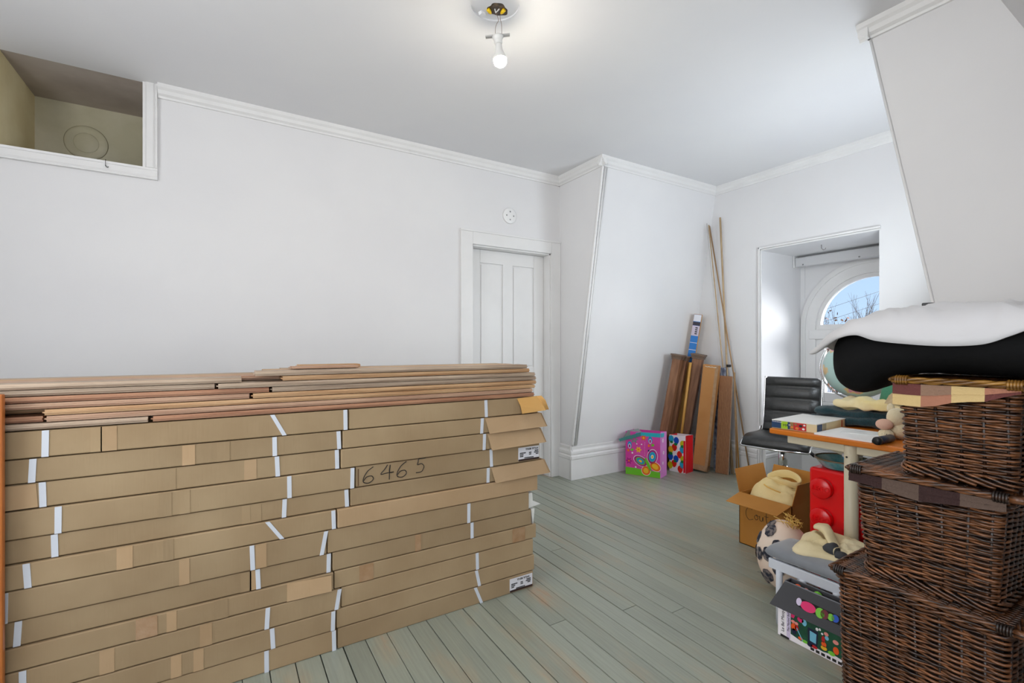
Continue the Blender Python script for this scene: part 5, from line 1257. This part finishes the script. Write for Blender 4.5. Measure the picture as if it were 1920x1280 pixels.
hamper('dark wicker hamper on top of the stack with a checked cloth edge', 1.710, 2.02, .345, .592, .794, 1.056, .010, 'gold', ((CH1, CH2, CH3, CH4, CH3), [.062, .064, .064, .058, .046, .040, .036, .022, .010], 2), 3)

# ------------------------------------------------------------------ pillows on the hampers
BLK = mat('black_jersey', (.0065, .0065, .007), .9, bump=.1, bscale=60, spec=.15)
t = thing('black_pillow', 'long black pillow lying across the top hamper', 'pillow', (1.86, .5, 1.066))
st = [(.245, 1.87, 1.185, .10, .08), (.26, 1.87, 1.180, .19, .100), (.30, 1.87, 1.176, .205, .098), (.36, 1.87, 1.172, .205, .088), (.46, 1.87, 1.166, .20, .078), (.56, 1.87, 1.162, .20, .078), (.63, 1.865, 1.155, .20, .086), (.69, 1.86, 1.137, .19, .108), (.74, 1.86, 1.125, .17, .108), (.785, 1.86, 1.125, .12, .085), (.805, 1.86, 1.13, .05, .04)]
m = MB(); loft(m, spline(st, 46), BLK, 36, 2.3, .008, 9); m.build('pillow_body', t)
WHC = mat('white_cotton', srgb(206, 205, 207), .85, bump=.12, bscale=40, sheen=.2)
t = thing('white_pillow', 'crumpled white pillow slumped over the black pillow', 'pillow', (1.86, .5, 1.2))
# shell draped over the black pillow: per station the front hem height, ridge height and back hem
hem = [(.25, 1.240, 1.272), (.28, 1.230, 1.276), (.31, 1.216, 1.277), (.35, 1.196, 1.279), (.40, 1.176, 1.281), (.48, 1.172, 1.283), (.56, 1.178, 1.285), (.63, 1.188, 1.280), (.68, 1.205, 1.270), (.73, 1.196, 1.245), (.78, 1.172, 1.212), (.82, 1.150, 1.180), (.85, 1.143, 1.158)]
vs = []; fs = []; NN_ = 110; MMc = 44
S = spline(hem, NN_)
for i, (y, zh_, zr) in enumerate(S):
    f = i/(NN_-1); tip = max(0, (y-.70)/.15)
    xf = 1.652 + .09*tip**1.5; xb = 2.075 - .10*tip**1.5
    for k in range(MMc):
        g = k/(MMc-1); a = PI*g
        x = (xf+xb)/2 - (xb-xf)/2*math.copysign(abs(math.cos(a))**.75, math.cos(a)); zz = zh_ + (zr-zh_)*abs(math.sin(a))**.7
        sx = abs(math.sin(a))**.4; d1 = (y*.82 - x*.57); d2 = (y*.57 + x*.82)
        wrk = .012*noise.noise(Vector((x*5 + y*6, y*6 - x*6, 0)))*sx
        rdg = 1 - abs(noise.noise(Vector((d1*15, d2*4, 3)))); wrk += .020*(rdg**4 - .4)*sx*(.35 + .65*max(0, noise.noise(Vector((d1*3, d2*3, 9)))+.4))
        rd2 = 1 - abs(noise.noise(Vector((d1*34 + 5, d2*7, 7)))); wrk += .006*(rd2**4 - .4)*sx
        vs.append((x, y, zz + wrk - .003))
for i in range(NN_-1):
    for k in range(MMc-1): fs.append((i*MMc+k, i*MMc+k+1, (i+1)*MMc+k+1, (i+1)*MMc+k))
m = MB(); m.add(vs, fs, WHC, True); o = m.build('pillow_cover', t); mods(o, solid=.010)
bc = MB().box(-.02, .02, -.016, .016, 0, .010, BLACKP, .003).build('black_clip'); bc.location = (1.93, .590, 1.297); bc.rotation_euler = (0, 0, .1); tag(bc, 'small black plastic clip lying on the white pillow', 'clip')

# ================================================================== OUTSIDE THE WINDOW
g = MB().box(6, 120, -80, 90, -7.2, -7.0, mat('snowy_ground', (.30, .31, .33), .9)).build('ground'); struct(g, 'pale snowy ground outside')
BARK = mat('bare_bark', srgb(112, 96, 84), .9); LEAF = mat('russet_leaf', srgb(150, 88, 40), .9, col2=srgb(96, 52, 24), scale=3)
def tree(name, label, x, y, zb_, H_, seedn, spread, leaf=False, r0=.09, levels=5):
    t = thing(name, label, 'tree', (x, y, zb_)); rs = random.Random(seedn); m = MB(); tips = []
    def br(p, d, L, r, lv):
        q = p + d*L; mid = p + d*L*.5 + Vector((rs.uniform(-1,1), rs.uniform(-1,1), 0))*L*.05
        m.tube([p, mid, q], [r, r*.85, r*.7], BARK, 5, cap=False)
        if lv == 0: tips.append(q); return
        for i in range(rs.choice((2, 3, 3))):
            dd = (d + Vector((rs.uniform(-1,1), rs.uniform(-1,1), rs.uniform(-.15, .7)))*spread).normalized(); br(q if i < 2 else mid, dd, L*rs.uniform(.62, .82), r*.62, lv-1)
    br(Vector((x, y, zb_)), Vector((0,0,1)), H_*.36, r0, levels)
    k_ = H_/(max(p.z for p in m.v) - zb_); b0_ = Vector((x, y, zb_)); m.v = [b0_ + (p-b0_)*k_ for p in m.v]; tips = [b0_ + (p-b0_)*k_ for p in tips]
    m.build('branches', t, fix=False)
    if leaf:
        l = MB()
        for p in tips:
            for i in range(9):
                c = p + Vector((rs.gauss(0,1), rs.gauss(0,1), rs.gauss(0,.8)))*.22; a = Vector((rs.uniform(-1,1), rs.uniform(-1,1), rs.uniform(-1,1))).normalized(); b_ = a.orthogonal().normalized()
                l.add([c, c + a*.09, c + a*.09 + b_*.07, c + b_*.07], [(0,1,2,3)], LEAF)
        o = l.build('leaves', t, fix=False); o['kind'] = 'stuff'
    return t
tree('bare_tree', 'tall bare tree rising in the middle of the arched window', 26.0, 10.72, -7, 10.75, 11, .26, r0=.10, levels=6)
tree('bare_tree', 'bare tree at the right side of the arched window', 38.0, 14.75, -7, 11.9, 23, .34, r0=.12, levels=6)
tree('russet_tree', 'tree with russet leaves low in the arched window', 19.0, 8.25, -7, 9.15, 5, .45, leaf=True, r0=.08, levels=5)
for i, (za, zb2) in enumerate(((1.9, 3.7), (1.45, 3.2))):
    o = MB().tube([(18, 10.2, za), (24, 7.0, zb2 + .4)], .006, BARK, 5).build('power_cable'); tag(o, ['upper', 'lower'][i] + ' thin dark power cable crossing the sky outside', 'cable')
